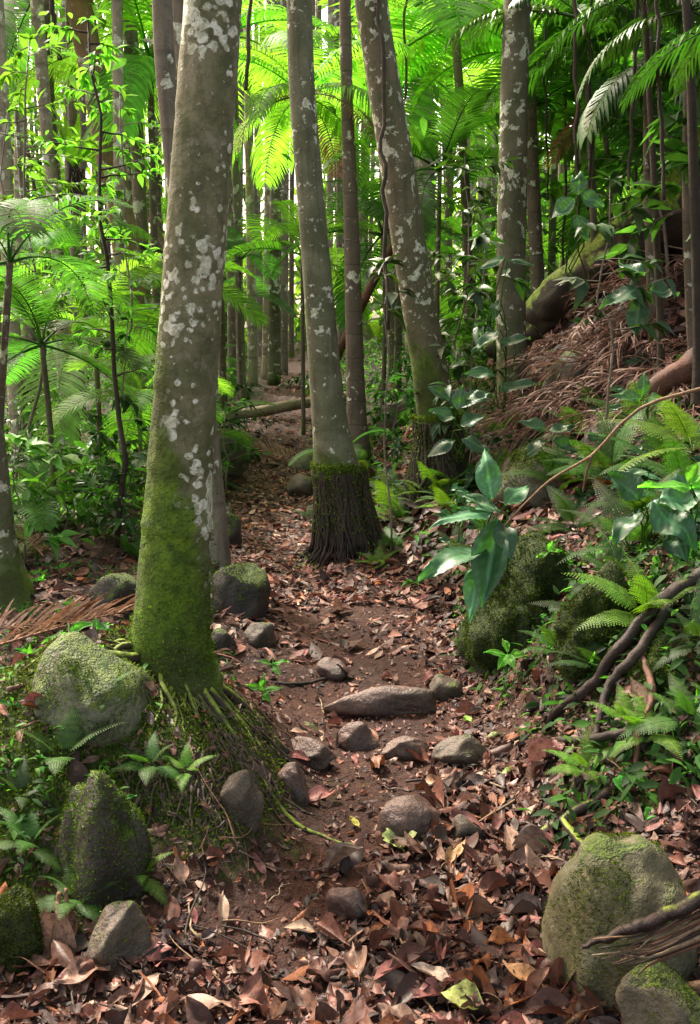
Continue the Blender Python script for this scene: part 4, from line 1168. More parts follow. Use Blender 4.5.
pole('leaning_pole', [(172, 258, 15), (152, 222, 15), (134, 192, 15)], [.05, .045, .04], 'logpale', 'thin dead pole slanting behind the pale lichened pole palm', 'log', 8, .06, 8)
pole('fallen_branch', [(176, 262, 14), (158, 252, 14), (140, 246, 14)], [.05, .045, .03], 'darkwood', 'dark crooked branch under the thin slanting pole', 'branch', 8, .2, 9)
pole('twig', [(498, 534, 3.05), (512, 518, 3.0), (548, 482, 2.95), (592, 455, 2.9), (628, 418, 2.9), (660, 400, 2.9), (712, 386, 2.9)], [.0015, .003, .004, .0044, .0048, .0055, .0065], 'twig',
     'long thin tan twig arching over the bank from the right edge to the glossy leaves', 'twig', 8, .12, 10, n=50)
pole('twig', [(592, 455, 2.9), (586, 475, 2.9), (583, 492, 2.92)], [.006, .004, .002], 'twig', 'short tan side twig hanging from the long arching twig', 'twig', 6, .1, 11)
gpole('fallen_branch', [(712, 572, .18), (662, 600, .16), (628, 640, .12), (585, 690, .06), (545, 726, .02)], [.028, .025, .022, .018, .010], 'darkwood', 'long wet black branch slanting down the right bank to the track', 'branch', rough=.25, seed=12, n=36, seg=14)
gpole('fallen_branch', [(668, 606, .14), (640, 650, .10), (606, 690, .08), (594, 738, .03)], [.015, .017, .014, .010], 'rootd', 'second dark branch close below the long wet black one', 'branch', rough=.22, seed=13, n=26)
gpole('fallen_branch', [(642, 655, .08), (652, 690, .08), (640, 730, .06), (633, 775, .03)], [.011, .012, .011, .008], 'logred', 'knobbly reddish branch standing down from the dark branches', 'branch', rough=.3, seed=14, n=26)
gpole('fallen_branch', [(610, 790, .05), (575, 812, .03), (540, 835, .03), (515, 842, .02)], [.016, .018, .015, .01], 'darkwood', 'short black stick half buried in litter by the mossy boulder', 'branch', rough=.3, seed=15)
gpole('fallen_branch', [(560, 818, .03), (586, 850, .03), (592, 862, .03)], [.013, .013, .010], 'darkwood', 'black stub of wood crossing the short black stick', 'branch', rough=.2, seed=16)
gpole('twig', [(362, 880, .02), (380, 915, .02), (402, 942, .03), (412, 958, .02)], [.003, .004, .0035, .002], 'twig', 'thin dark twig on the track beside the small rounded stone', 'twig', seed=17, seg=6)
gpole('twig', [(515, 800, .04), (480, 822, .03), (448, 848, .03), (430, 872, .02)], [.004, .004, .003, .002], 'twig', 'thin tan twig lying from the right bank toward the golden leaf', 'twig', seed=18, seg=6)
gpole('twig', [(436, 770, .03), (470, 775, .04), (504, 788, .03)], [.003, .004, .003], 'logpale', 'pale twig lying across the grey track stone', 'twig', seed=19, seg=6)
gpole('twig', [(712, 985, .05), (660, 992, .05), (615, 998, .04), (585, 1012, .03), (560, 1030, .03)], [.008, .009, .008, .007, .005], 'twig', 'tan root like twig along the lower right corner', 'twig', seed=20, seg=8, rough=.2)
gpole('twig', [(400, 958, .02), (425, 1000, .03), (450, 1030, .02)], [.003, .003, .003], 'twig', 'thin dark twig running to the bottom edge of the frame', 'twig', seed=21, seg=6)
gpole('twig', [(52, 948, .03), (56, 920, .06), (60, 892, .10)], [.007, .007, .006], 'twig', 'upright tan stick at the foot of the mossy mound', 'twig', seed=22, seg=8)
gpole('twig', [(62, 944, .03), (66, 915, .06), (67, 888, .10)], [.006, .006, .005], 'twig', 'second upright stick touching the first at the mound foot', 'twig', seed=23, seg=8)
gpole('fallen_branch', [(300, 562, .05), (335, 540, .08), (362, 516, .12), (376, 505, .14)], [.012, .014, .013, .010], 'logpale', 'pale stick leaning over the foot of the black root stump', 'branch', seed=24, seg=8)
gpole('fallen_branch', [(262, 682, .02), (300, 684, .04), (335, 676, .03)], [.008, .009, .007], 'rootd', 'dark stick lying across the track edge by the seedlings', 'branch', seed=25, seg=8)
gpole('fallen_branch', [(560, 740, .03), (600, 738, .05), (640, 728, .05)], [.012, .014, .012], 'rootd', 'dark horizontal stick at the foot of the two dark branches', 'branch', seed=26, seg=8)
# splintered wood over the boulder
so_ = pole('splintered_wood', [(583, 948, 1.76), (620, 935, 1.76), (660, 918, 1.77), (712, 893, 1.80)], [.006, .012, .015, .017], 'darkwood', 'splintered dark wood with pale torn fibres lying over the mossy boulder', 'wood', rough=.7, seed=27, n=40, seg=10)
for k in range(15):
    mb = MB(); x1, y1 = 590 + random.uniform(0, 50), 945 + k * 1.6 + random.uniform(-8, 8)
    P = catmull([at(705 + random.uniform(-8, 8), 903 + k * 2.6, 1.80), at(655, 930 + k * 2.2 + random.uniform(-3, 3), 1.76), at(x1, y1, 1.74)], 8)
    v, f = tube(P, np.linspace(.005, .0012, 8), 5, .2, k); mb.add(v, f); mb.build('splinter', M[['twig', 'darkwood', 'logred', 'logpale'][k % 4]], so_)
# thin twigs scattered in the litter
n = 0
while n < 46:
    px, py = random.uniform(20, 680), random.uniform(560, 1015)
    g = G(px, py)
    if g[1] > 6 or (150 < px < 250 and py < 760): continue
    a = random.uniform(0, PI); L = random.uniform(.08, .32); p = []
    for t_ in np.linspace(-.5, .5, 5):
        x, y = g[0] + math.cos(a) * L * t_ + random.gauss(0, .008), g[1] + math.sin(a) * L * t_ + random.gauss(0, .008)
        p.append([x, y, float(ground(x, y)) + random.uniform(.012, .03)])
    v, f = tube(catmull(p, 10), np.linspace(.0035, .0018, 10) * random.uniform(.6, 1.5), 5, .2, n)
    o = MB().add(v, f).build('twig', M[random.choice(['twig', 'rootd', 'root', 'logpale'])], loc=g)
    tag(o, 'thin broken twig lying in the brown leaf litter', 'twig', 'broken twigs in the litter'); n += 1

# roots crossing the bank below the leaning tree and between the trunks
n = 0
for (px, py, a0, L) in ((430, 520, -2.2, .6), (455, 525, -1.9, .7), (400, 540, -2.6, .5), (470, 510, -1.5, .6), (390, 560, -2.4, .4)):
    g = G(px, py); mb = MB(); root_tubes(mb, g, 1, .0, L, a0, a0 + .2, .016, 800 + n, lift=.02, start_h=.03)
    o = mb.build('exposed_root', M['rootm'], loc=g); tag(o, 'exposed root creeping down the bank below the leaning tree', 'root', 'exposed roots on the right bank'); n += 1

# ------------------------------------------------------------------ dead palm fronds
def dead_set(nm, ll, lw, hang, col, nl, fwd, bend, jit=.12):
    out = []
    for i in range(4):
        V, F, K = frond_arrays(L=1.0, el=4, bend=bend, nl=nl, ll=ll, lw=lw, hang=hang, fwd=fwd, seed=500 + i, col=col, vee=random.uniform(-.1, .5), stalk=.12, jit=jit, lseg=5)
        out.append(mesh_quads(nm, V, F, M['deadf'], K))
    return out
DF = dead_set('dead_palm_frond', .34, .022, .10, (.36, .20, .12), 22, .9, 10)
DG = dead_set('dead_palm_frond', .42, .014, .35, (.24, .13, .09), 10, 1.9, 18, .45)
def dead_frond(px, py, L, yaw, label, pitch=0.0, roll=0.0, lift=.05, ms=DF, group=None, k=0, base=None):
    g = G(px, py) if base is None else base
    o = bpy.data.objects.new('dead_palm_frond', ms[k % 4]); C.objects.link(o)
    o.location = g + np.array([0, 0, lift]); o.rotation_euler = Euler((pitch, roll, yaw), 'XYZ'); o.scale = (L, L, L)
    tag(o, label, 'palm frond', group); return o
dead_frond(-30, 668, 1.0, -1.05, 'large dry tan palm frond lying by the left edge behind the boulders', .10, -.5, .06)
dead_frond(-40, 640, .75, -1.35, 'second dry frond partly under the large tan one', .02, .2, .03, k=1)
dead_frond(8, 700, .8, -.9, 'reddish dead frond tip in front of the large tan one', .0, .2, .03, k=2, ms=DG)
# heap on the right slope
nn = 0
while nn < 90:
    px, py = random.uniform(520, 715), random.uniform(235, 440)
    if py < 330 - (px - 540) * .75 + 40: continue
    g = G(px, py)
    if g[1] > 10.5: continue
    dead_frond(0, 0, random.uniform(.45, .95), random.gauss(2.0, .5), 'dry reddish frond in the heap under the mossy fallen log', random.uniform(-.55, -.15), random.uniform(-1, 1), random.uniform(.03, .22), DG, 'dead fronds heaped on the right slope', nn, base=g)
    nn += 1
for i, (px, py, L, yw, lb) in enumerate([(412, 450, .6, -1.9, 'dry frond hanging over the root mass of the leaning tree'), (395, 470, .5, -2.5, 'dry frond beside the black root stump'),
        (300, 470, .6, 1.3, 'pale dead frond on the track edge behind the black root stump'), (60, 560, .6, 2.5, 'withered fan of dead leaflets at left under the fountain palm'),
        (45, 575, .55, .8, 'second withered fan leaning on the first at left'), (620, 560, .3, 2.6, 'withered curled brown frond over the moss cushion boulder'),
        (590, 548, .28, 3.4, 'crumpled brown fern remains beside the curled frond'), (105, 545, .6, -.6, 'dull dead frond in the left undergrowth')]):
    dead_frond(px, py, L, yw, lb, .25, random.uniform(-.6, .6), .12, [DF, DG][i % 2], k=i)
# small dead leaf debris on the slope
litter('leaf_litter', 5200, 5.2, 11, (.5, .40), .07, .16, lambda x, y: np.clip((x > path_c(y) + path_w(y)) * 1.0, 0, 1), 'dry reddish debris over the right slope', .08, LTs)

# ------------------------------------------------------------------ ferns
def bipinnate(L, el, bend, nl, ll, col, seed, k2=9):
    r_ = np.random.default_rng(seed); n = 18; t = np.linspace(0, 1, n)
    a = np.radians(el) - np.radians(bend) * t ** 1.2
    P = np.stack([.06 * L * t ** 2 * r_.normal(), np.r_[0, np.cumsum((np.cos(a) * L / (n - 1))[:-1])], np.r_[0, np.cumsum((np.sin(a) * L / (n - 1))[:-1])]], -1)
    mb = MB(); v, f = tube(P, np.linspace(.006 * L, .002 * L, n), 4); mb.add(v, f, np.array(col) * [1.2, .8, .8])
    for side in (-1, 1):
        for i in range(nl):
            u = .16 + .84 * (i + .5) / nl; k = u * (n - 1); j = min(int(k), n - 2); p = P[j] + (P[j + 1] - P[j]) * (k - j)
            T = P[j + 1] - P[j]; T /= np.linalg.norm(T); up = np.cross(np.array([1, 0, 0.]), T)
            w = (u - .16) / .84; ln = ll * L * (1 - w) ** .75 * min(1, .55 + w * 3) * r_.uniform(.9, 1.1)
            d = np.array([side, 0, 0.]) + T * .35 + up * .05; d /= np.linalg.norm(d)
            e = T - d * np.dot(T, d); e /= np.linalg.norm(e)
            m = max(3, int(k2 * ln / (ll * L)))
            s = np.linspace(0, 1, m + 1)
            Q = p + d * (s[:, None] * ln) + np.array([0, 0, -.22 * ln]) * (s[:, None] ** 2)
            hw = ln * .16 * (1 - s[:-1] * .85); cl = np.array(col) * r_.uniform(.75, 1.25)
            for sg in (-1, 1):
                A = Q[:-1]; B = Q[:-1] + (Q[1:] - Q[:-1]) * .72
                o1 = e * sg * hw[:, None] + (Q[1:] - Q[:-1]) * .45
                V = np.stack([A, B, B + o1 * .9, A + o1], 1).reshape(-1, 3)
                F = np.arange(len(V)).reshape(-1, 4)
                mb.add(V, F, cl)
    return mb.arr()
def fern_set(col, ll, nl, el=(65, 45, 25, 5)):
    out = []
    for i, e in enumerate(el):
        V, F, K = bipinnate(1.0, e, 55, nl, ll, col, 40 + i); out.append(mesh_quads('frond', V, F, M['fern'], K, smooth=False))
    return out
FE = {'lime': fern_set((.13, .26, .03), .26, 24), 'mid': fern_set((.06, .15, .025), .24, 26), 'dark': fern_set((.035, .085, .018), .22, 26), 'pale': fern_set((.10, .17, .06), .24, 22)}
def fern(px, py, L, n, kind, label, yaw0=None, spread=6.28, lo=0, hi=3, base=None, group=None, lift=.0, name='fern'):
    g = G(px, py) if base is None else np.array(base)
    g = g + [0, 0, lift]
    t = empty(name, g, label, 'fern', group)
    for k in range(n):
        c = bpy.data.objects.new('frond', FE[kind][min(3, lo + int((hi - lo + .99) * k / n))]); C.objects.link(c); c.parent = t
        yw = k * 2.4 if yaw0 is None else yaw0 + spread * ((k + .5) / n - .5)
        c.rotation_euler = (random.gauss(0, .12), random.gauss(0, .15), yw + random.uniform(-.25, .25))
        s = L * random.uniform(.75, 1.15); c.scale = (s, s, s)
    return t
fern(395, 500, .42, 9, 'pale', 'pale green fern on the bank between root stump and leaning tree')
fern(420, 505, .34, 8, 'pale', 'smaller pale fern below the roots of the leaning tree')
fern(365, 500, .30, 6, 'dark', 'fern hanging over the track just right of the root stump')
fern(368, 452, .34, 10, 'lime', 'bright lime fern at the foot of the slender reddish palm')
fern(560, 500, .42, 9, 'mid', 'feathery fern on top of the bright moss boulder', lift=.1)
fern(610, 500, .55, 9, 'mid', 'spreading fern on the bank behind the withered brown leaves', lift=.12)
fern(660, 490, .50, 8, 'mid', 'fern reaching out near the right edge above the broad dark leaves', lift=.12)
fern(575, 560, .34, 9, 'dark', 'dark fern drooping over the moss cushion boulders', lift=.14)
fern(540, 585, .28, 8, 'dark', 'dark little fern beside the big glossy leaves', lift=.12)
fern(688, 520, .45, 7, 'lime', 'light green fern at the right frame edge below the red brown log', lift=.3)
fern(310, 520, .22, 6, 'pale', 'small fern at the track edge left of the root stump')
fern(100, 708, .16, 7, 'mid', 'small fern in front of the pale green boulder', lift=.02)
fern(60, 765, .20, 6, 'mid', 'fern spreading over the moss left of the tree mound')
fern(20, 800, .14, 6, 'dark', 'tiny dark fern near the left frame edge')
fern(185, 785, .10, 6, 'lime', 'little bright fern on the roots in front of the mossy trunk', lift=.03)
fern(140, 560, .34, 7, 'mid', 'fern behind the dark grey boulder left of the tree')
fern(650, 745, .20, 7, 'lime', 'lacy bright seedling fern on the right bank above the boulder', lift=.03)
fern(625, 735, .17, 6, 'lime', 'smaller lacy seedling left of the bright one on the bank', lift=.03)
fern(688, 735, .22, 7, 'mid', 'lacy fern cut by the right frame edge', lift=.04)
fern(700, 660, .22, 7, 'dark', 'dark fern on the mossy hump at the right edge', lift=.05)
for i, (px, py) in enumerate([(25, 470), (60, 480), (95, 470), (120, 490), (150, 480), (15, 510), (80, 505), (205, 500), (210, 480), (330, 450), (405, 430), (470, 440), (455, 470), (500, 440),
                              (600, 420), (640, 430), (585, 440), (205, 455), (40, 530), (110, 520), (10, 560)]):
    fern(px, py, random.uniform(.3, .5), 8, random.choice(['mid', 'dark', 'lime', 'mid']), 'green fern clump in the understory beside the track', group='fern clumps of the understory')
# bird nest fern
bn = at(74, 168, 12.3)
t = empty('bird_nest_fern', bn, 'bird nest fern with upright strap leaves perched on the stout orange trunk', 'fern')
for k in range(22):
    V, F = leafT(random.uniform(.45, .75), .10, 8, 2, fold=.15, droop=random.uniform(.0, .55), peak=.55, base=.2)
    a, pt = k * 2.4, random.uniform(.35, 1.35)
    MB().add(V @ rot_ypr([a], [pt], [0])[0].T + bn, F, (.14, .28, .03)).build('leaf', M['green'], t)
mb = MB()
for k in range(30):
    P = wander(bn + rng.normal(0, .05, 3), bn + [random.gauss(0, .10), -.03, -random.uniform(.2, .55)], 7, .12, k); v, f = tube(P, .008, 5); mb.add(v, f)
mb.build('root_clump', M['rootd'], t)

# ------------------------------------------------------------------ broad glossy leaved plants
def big_leafT(L, W, droop, fold, veins=9, curl=0.0, side=0.0):
    V, F = leafT(L, W, 22, 10, curl=curl, fold=fold, droop=droop, peak=.42, tip=1.05, wave=.22, seed=int(L * 999) % 31, side=side)
    s = np.abs(V[:, 0]) / (W / 2); t = V[:, 1] / L
    V[:, 2] += W * .030 * np.sin((t - s * .16) * veins * 2 * PI) * np.clip(s * 3, 0, 1)
    return V, F
def blade(mb, A, B, W, col, facing, droop=.12, fold=.12, curl=0.0):
    A, B = np.array(A, float), np.array(B, float); y = B - A; L = np.linalg.norm(y); y /= L
    z = np.array(facing, float); z -= y * np.dot(y, z); z /= np.linalg.norm(z); x = np.cross(y, z)
    V, F = big_leafT(L, W, droop, fold, curl=curl)
    s = np.abs(V[:, 0]) / (W / 2); t = V[:, 1] / L
    vein = np.exp(-(s / .05) ** 2) * 1.2 + .6 * (np.abs(((t - s * .16) * 9) % 1 - .5) > .44)
    K = np.array(col)[None] * (1 + vein[:, None] * .9)
    mb.add(V @ np.stack([x, y, z]) + A, F, K)
def broad_plant(basepx, Y, leaves, label, col, name='broadleaf_plant', lift=0.0, mat='gloss', group=None, pet=.004):
    b = G(*basepx); b = b + [0, 0, lift]
    t = empty(name, b, label, 'plant', group)
    for (ax, ay, bx, by, w, dY, bright) in leaves:
        A, B = at(ax, ay, Y), at(bx, by, Y + dY)
        mb = MB(); f = np.array([0, 0, 1.]) * .9 + (np.array([0, 0, 1.5]) - A) / np.linalg.norm(np.array([0, 0, 1.5]) - A) * .8 + rng.normal(0, .15, 3)
        blade(mb, A, B, .88 * w / FPX * depth(A), np.array(col) * bright, f)
        mb.build('leaf', M[mat], t)
        ms = MB(); v, ff = tube(wander(b, A, 8, .06, int(ax)), np.linspace(pet * 1.3, pet * .6, 8), 6); ms.add(v, ff, (.06, .10, .02)); ms.build('leaf_stalk', M['green'], t)
    return t
GL = (.042, .125, .050)
broad_plant((498, 590), 3.05, [(492, 500, 484, 448, 30, .05, 1.2), (492, 512, 430, 520, 34, -.1, 1.0), (500, 512, 458, 488, 26, .05, 1.1), (488, 545, 418, 572, 36, -.12, 1.1), (498, 520, 480, 605, 42, -.12, .8),
    (505, 505, 530, 480, 24, .1, 1.1), (500, 520, 512, 560, 26, -.1, .8), (480, 560, 468, 620, 26, -.1, 1.5)], 'plant with large glossy blue green leaves overhanging the track', GL)
broad_plant((640, 560), 3.3, [(640, 500, 610, 470, 34, .05, 1.0), (650, 505, 700, 545, 44, -.1, .8), (660, 500, 715, 490, 46, -.05, 1.0), (640, 510, 612, 540, 30, -.1, .7), (668, 530, 688, 560, 30, -.1, .7)],
    'dark broad leaved plant at the right above the moss cushions', GL)
broad_plant((690, 540), 3.1, [(690, 490, 640, 482, 26, -.05, 1), (690, 485, 700, 460, 22, .05, 1), (692, 488, 725, 478, 26, 0, 1)], 'light lime broad leaf plant at the right edge over the dark leaves', (.13, .34, .04), mat='green')
broad_plant((640, 300), 5.6, [(640, 290, 600, 305, 28, -.1, 1.2), (645, 275, 620, 262, 22, .1, 1.3), (650, 290, 680, 292, 28, 0, 1.1), (640, 300, 635, 335, 26, -.1, 1)], 'glossy grey green leaves in front of the dead frond heap', (.045, .10, .05), lift=.05)
broad_plant((575, 300), 5.4, [(575, 200, 550, 218, 22, 0, 1.2), (580, 196, 605, 205, 22, 0, 1), (578, 195, 580, 170, 20, 0, 1.3), (575, 215, 590, 240, 20, 0, .8)], 'stalk with four dark shiny leaves before the fallen mossy log', (.04, .10, .045), pet=.006)
broad_plant((500, 420), 6.0, [(505, 258, 478, 268, 14, 0, 1.3), (508, 260, 535, 262, 12, 0, 1), (500, 330, 470, 350, 22, 0, 1.1), (500, 345, 530, 335, 20, 0, 1), (495, 375, 465, 372, 18, 0, 1.2), (500, 390, 540, 380, 20, 0, 1), (490, 395, 450, 405, 20, 0, 1), (500, 300, 492, 318, 16, 0, 1)],
    'tall spindly plant with scattered glossy leaves before the olive trunk', (.035, .09, .035), pet=.005)
broad_plant((460, 470), 5.6, [(455, 420, 430, 408, 20, 0, 1.1), (460, 425, 485, 415, 20, 0, 1), (455, 440, 425, 455, 20, 0, .9), (462, 440, 490, 450, 22, 0, 1.1), (458, 410, 462, 385, 18, 0, 1.2), (450, 400, 428, 385, 16, 0, 1), (466, 400, 492, 392, 18, 0, 1)],
    'glossy leaved shrub at the foot of the leaning tree', (.035, .09, .035), pet=.005)
broad_plant((545, 470), 4.8, [(545, 430, 520, 418, 18, 0, 1), (548, 432, 575, 424, 20, 0, 1.1), (545, 440, 525, 455, 18, 0, .9), (552, 440, 580, 450, 18, 0, 1)], 'low glossy plant behind the bright moss boulder', (.04, .10, .035))
broad_plant((640, 430), 4.6, [(640, 400, 612, 392, 18, 0, 1), (645, 402, 670, 398, 18, 0, 1), (642, 398, 645, 372, 16, 0, 1)], 'small three leaved plant under the end of the red brown log', (.05, .12, .03))
broad_plant((508, 665), 3.7, [(506, 655, 486, 650, 12, -.05, 1), (507, 655, 498, 668, 11, -.08, 1), (509, 655, 526, 654, 12, -.03, 1), (508, 654, 514, 668, 11, -.08, 1), (508, 652, 503, 638, 10, .04, 1)], 'bright five leaved seedling at the foot of the moss cushion', (.12, .30, .05), mat='green', pet=.0025)
broad_plant((628, 790), 2.65, [(620, 775, 628, 796, 24, -.1, 1)], 'single fresh green leaf standing over the mossy boulder crown', (.11, .32, .07), mat='green', pet=.0025)
broad_plant((657, 822), 2.5, [(657, 808, 645, 818, 16, -.05, 1), (657, 808, 668, 819, 14, -.05, 1)], 'pair of small round bright leaves beside the mossy boulder crown', (.12, .36, .06), mat='green', pet=.002)
broad_plant((548, 560), 3.4, [(548, 553, 536, 556, 9, 0, 1), (549, 552, 562, 549, 9, 0, 1), (549, 551, 552, 541, 8, 0, 1)], 'tiny bright seedling between the two moss cushions', (.13, .34, .05), mat='green', pet=.002)
broad_plant((630, 620), 3.3, [(624, 612, 612, 618, 9, 0, 1), (625, 612, 634, 608, 9, 0, 1)], 'tiny seedling on the wet black branch', (.13, .32, .05), mat='green', pet=.002)
broad_plant((14, 770), 2.95, [(12, 752, 34, 738, 14, -.05, 1), (10, 752, -6, 770, 16, -.1, 1), (12, 750, 4, 728, 12, 0, 1), (14, 754, 30, 770, 12, -.1, .9)], 'strap leaved bright plant at the left frame edge', (.10, .28, .03), mat='green')
broad_plant((30, 720), 3.1, [(30, 690, 62, 672, 14, 0, 1), (28, 690, 2, 704, 16, -.05, 1), (30, 700, 55, 706, 13, 0, 1), (26, 700, -4, 688, 14, 0, .9), (30, 688, 40, 660, 12, 0, 1), (30, 705, 46, 728, 13, -.05, .9)], 'mid green leafy plant beside the pale green boulder', (.05, .16, .03), mat='green')
broad_plant((68, 640), 3.9, [(68, 632, 40, 642, 12, 0, 1), (68, 630, 96, 622, 12, 0, 1), (66, 632, 56, 655, 12, -.05, 1), (72, 640, 90, 650, 10, 0, 1)], 'small leafy sprig leaning over the dry tan frond', (.08, .22, .03), mat='green')
broad_plant((160, 760), 2.75, [(158, 742, 140, 728, 12, 0, 1), (160, 742, 184, 736, 12, 0, 1), (160, 744, 178, 758, 11, -.05, 1), (157, 744, 135, 752, 11, -.05, 1)], 'tuft of bright strap leaves on the moss before the trunk', (.09, .27, .03), mat='green')
broad_plant((98, 752), 2.8, [(96, 742, 78, 735, 11, 0, 1), (98, 742, 112, 730, 11, 0, 1), (98, 744, 104, 760, 11, -.04, 1)], 'three leaved green seedling on the moss left of the trunk', (.05, .17, .03), mat='green')
broad_plant((205, 760), 2.75, [(202, 752, 188, 746, 9, 0, 1), (204, 752, 222, 748, 9, 0, 1), (204, 753, 214, 766, 9, -.04, 1)], 'little bright seedling among roots right under the trunk', (.09, .27, .03), mat='green')
broad_plant((262, 700), 3.4, [(262, 690, 246, 684, 9, 0, 1), (263, 690, 282, 686, 9, 0, 1), (262, 691, 270, 702, 9, -.04, 1), (262, 689, 264, 674, 8, 0, 1)], 'seedling with pointed leaves on the track edge right of the mound', (.08, .24, .04), mat='green', pet=.002)
broad_plant((272, 672), 3.6, [(272, 664, 258, 660, 8, 0, 1), (273, 664, 288, 660, 8, 0, 1), (272, 665, 280, 674, 8, -.04, 1)], 'second pointed seedling just behind on the track edge', (.08, .24, .04), mat='green', pet=.002)
broad_plant((46, 885), 2.35, [(44, 878, 30, 882, 12, 0, 1), (46, 877, 60, 880, 12, 0, 1), (45, 876, 46, 862, 11, 0, 1)], 'bright clover like seedling by the dark boulder at lower left', (.08, .27, .04), mat='green', pet=.002)
broad_plant((12, 892), 2.35, [(10, 884, -2, 886, 12, 0, 1), (11, 882, 22, 876, 12, 0, 1), (10, 880, 8, 868, 10, 0, 1)], 'bright seedling above the moss covered stone at the left edge', (.08, .27, .04), mat='green', pet=.002)
for i in range(70):
    px, py = random.choice([(random.uniform(520, 690), random.uniform(600, 770)), (random.uniform(0, 130), random.uniform(660, 880)), (random.uniform(540, 700), random.uniform(430, 600)), (random.uniform(380, 470), random.uniform(470, 600))])
    g = G(px, py)
    t = empty('seedling', g, 'tiny green seedling sprouting from the mossy bank', 'seedling', 'tiny seedlings on the banks')
    mb = MB(); h = random.uniform(.02, .06); s = depth(g) / 3 * random.uniform(.022, .045); cl = np.array(random.choice([(.08, .25, .03), (.05, .17, .03), (.11, .28, .04)]))
    for k in range(random.randint(3, 6)):
        V, F = BL[k % 4]; mb.add((V * s) @ rot_ypr([k * 2.4 + i], [random.uniform(-.2, .5)], [0])[0].T + g + [random.gauss(0, s * .4), random.gauss(0, s * .4), h * random.uniform(.6, 1.2)], F, cl)
    mb.build('leaves', M['green'], t)
    v, f = tube([g - [0, 0, .01], g + [0, 0, h]], .0015, 4); MB().add(v, f, (.08, .12, .03)).build('stem', M['green'], t)

# ------------------------------------------------------------------ hanging lianas
for i, (x0, y0, x1, y1, Y, r, m_, lb) in enumerate([
    (575, -60, 578, 235, 7.6, .016, 'root', 'brown liana hanging down to the mossy log'), (592, -60, 588, 210, 7.8, .010, 'rootd', 'thin liana beside the brown hanging one'),
    (655, -60, 664, 200, 5.2, .010, 'rootd', 'dark liana hanging before the broad leaflet palm'), (640, -60, 628, 190, 6.8, .012, 'root', 'twisted liana left of the dark hanging one'),
    (378, -60, 388, 330, 6.7, .014, 'rootm', 'mossy creeper stem hugging the leaning tree'), (408, -60, 400, 240, 11, .014, 'root', 'far liana behind the leaning tree'),
    (253, -40, 246, 90, 9, .018, 'root', 'crooked liana hanging right of the lichened trunk top'), (45, -40, 60, 60, 11.8, .03, 'rootd', 'thick dark liana looped over the stout orange trunk'),
    (28, 150, 62, 330, 11, .02, 'rootd', 'dark tangled creeper on the left among the pole palms'), (543, -40, 548, 200, 8.8, .01, 'rootd', 'thin straight liana right of the olive trunk')]):
    P = wander(at(x0, y0, Y), at(x1, y1, Y), 30, .012, 900 + i)
    v, f = tube(P, r, 7, .15, i); o = MB().add(v, f).build('liana', M[m_], loc=P[0]); tag(o, lb, 'liana')


# leafy cover of the right bank and the left rim of the track
def bank(n):
    Y = 2.5 + 8.5 * rng.random(n) ** 1.1; c = path_c(Y); w = path_w(Y)
    x = c + w + .04 + rng.random(n) ** .9 * (.25 + .42 * Y)
    k = (fbm(x * 2.6, Y * 2.0, 0, 66, 3) > -.12) & ~((x > 1.35) & (Y > 6.4) & (rng.random(n) < .85)) & ((x - c - w > .12) | (rng.random(n) < .2))
    x, Y = x[k], Y[k]
    return np.stack([x, Y, ground(x, Y) + .01 + .16 * rng.random(len(x)) ** 1.6 * np.clip(x - path_c(Y) - path_w(Y), 0, 1)], -1)
foliage('bank_foliage', 24000, bank, (.022, .08), [G2, G3, G2, (.02, .05, .012), G1], 'small dark leaves creeping over the right bank', BLs)
def rim(n):
    Y = 2.3 + 5 * rng.random(n); c = path_c(Y); w = path_w(Y)
    x = c - w - .15 - rng.random(n) * (.3 + .35 * Y)
    k = fbm(x * 3, Y * 2.4, 0, 67, 3) > .12
    x, Y = x[k], Y[k]
    return np.stack([x, Y, ground(x, Y) + .005 + .06 * rng.random(len(x))], -1)
foliage('rim_foliage', 6000, rim, (.015, .05), [G1, G2, G3], 'small green leaves along the left rim of the track', BLs)
for i in range(34):
    px, py = (random.uniform(430, 700), random.uniform(440, 640)) if i < 26 else (random.uniform(380, 470), random.uniform(455, 540))
    if px < 470 and py > 560: continue
    fern(px, py, random.uniform(.22, .42), 8, random.choice(['mid', 'dark', 'dark', 'mid', 'lime']), 'leafy fern growing among moss on the right bank', group='ferns of the right bank', lift=.04)
for i in range(22):
    px, py = random.uniform(430, 700), random.uniform(250, 560)
    g = G(px, py)
    if g[1] > 8.5: continue
    D = depth(g); u = D / FPX
    lv = []
    for k in range(random.randint(3, 6)):
        a = random.uniform(0, 6.28); L = .14 / u * random.uniform(.7, 1.2); dx, dy = math.cos(a) * L, -abs(math.sin(a)) * L * .5 + random.uniform(-.1, .3) * L
        lv.append((px + dx * .15, py - .10 / u + random.uniform(-.04, .04) / u, px + dx, py - .10 / u + dy, L * random.uniform(.4, .55), random.uniform(-.05, .05), random.uniform(.7, 1.3)))
    broad_plant((px, py), g[1], lv, 'small glossy leaved plant scattered over the right bank', random.choice([GL, (.045, .12, .03), (.03, .075, .03)]), group='glossy plants of the right bank', pet=.003)
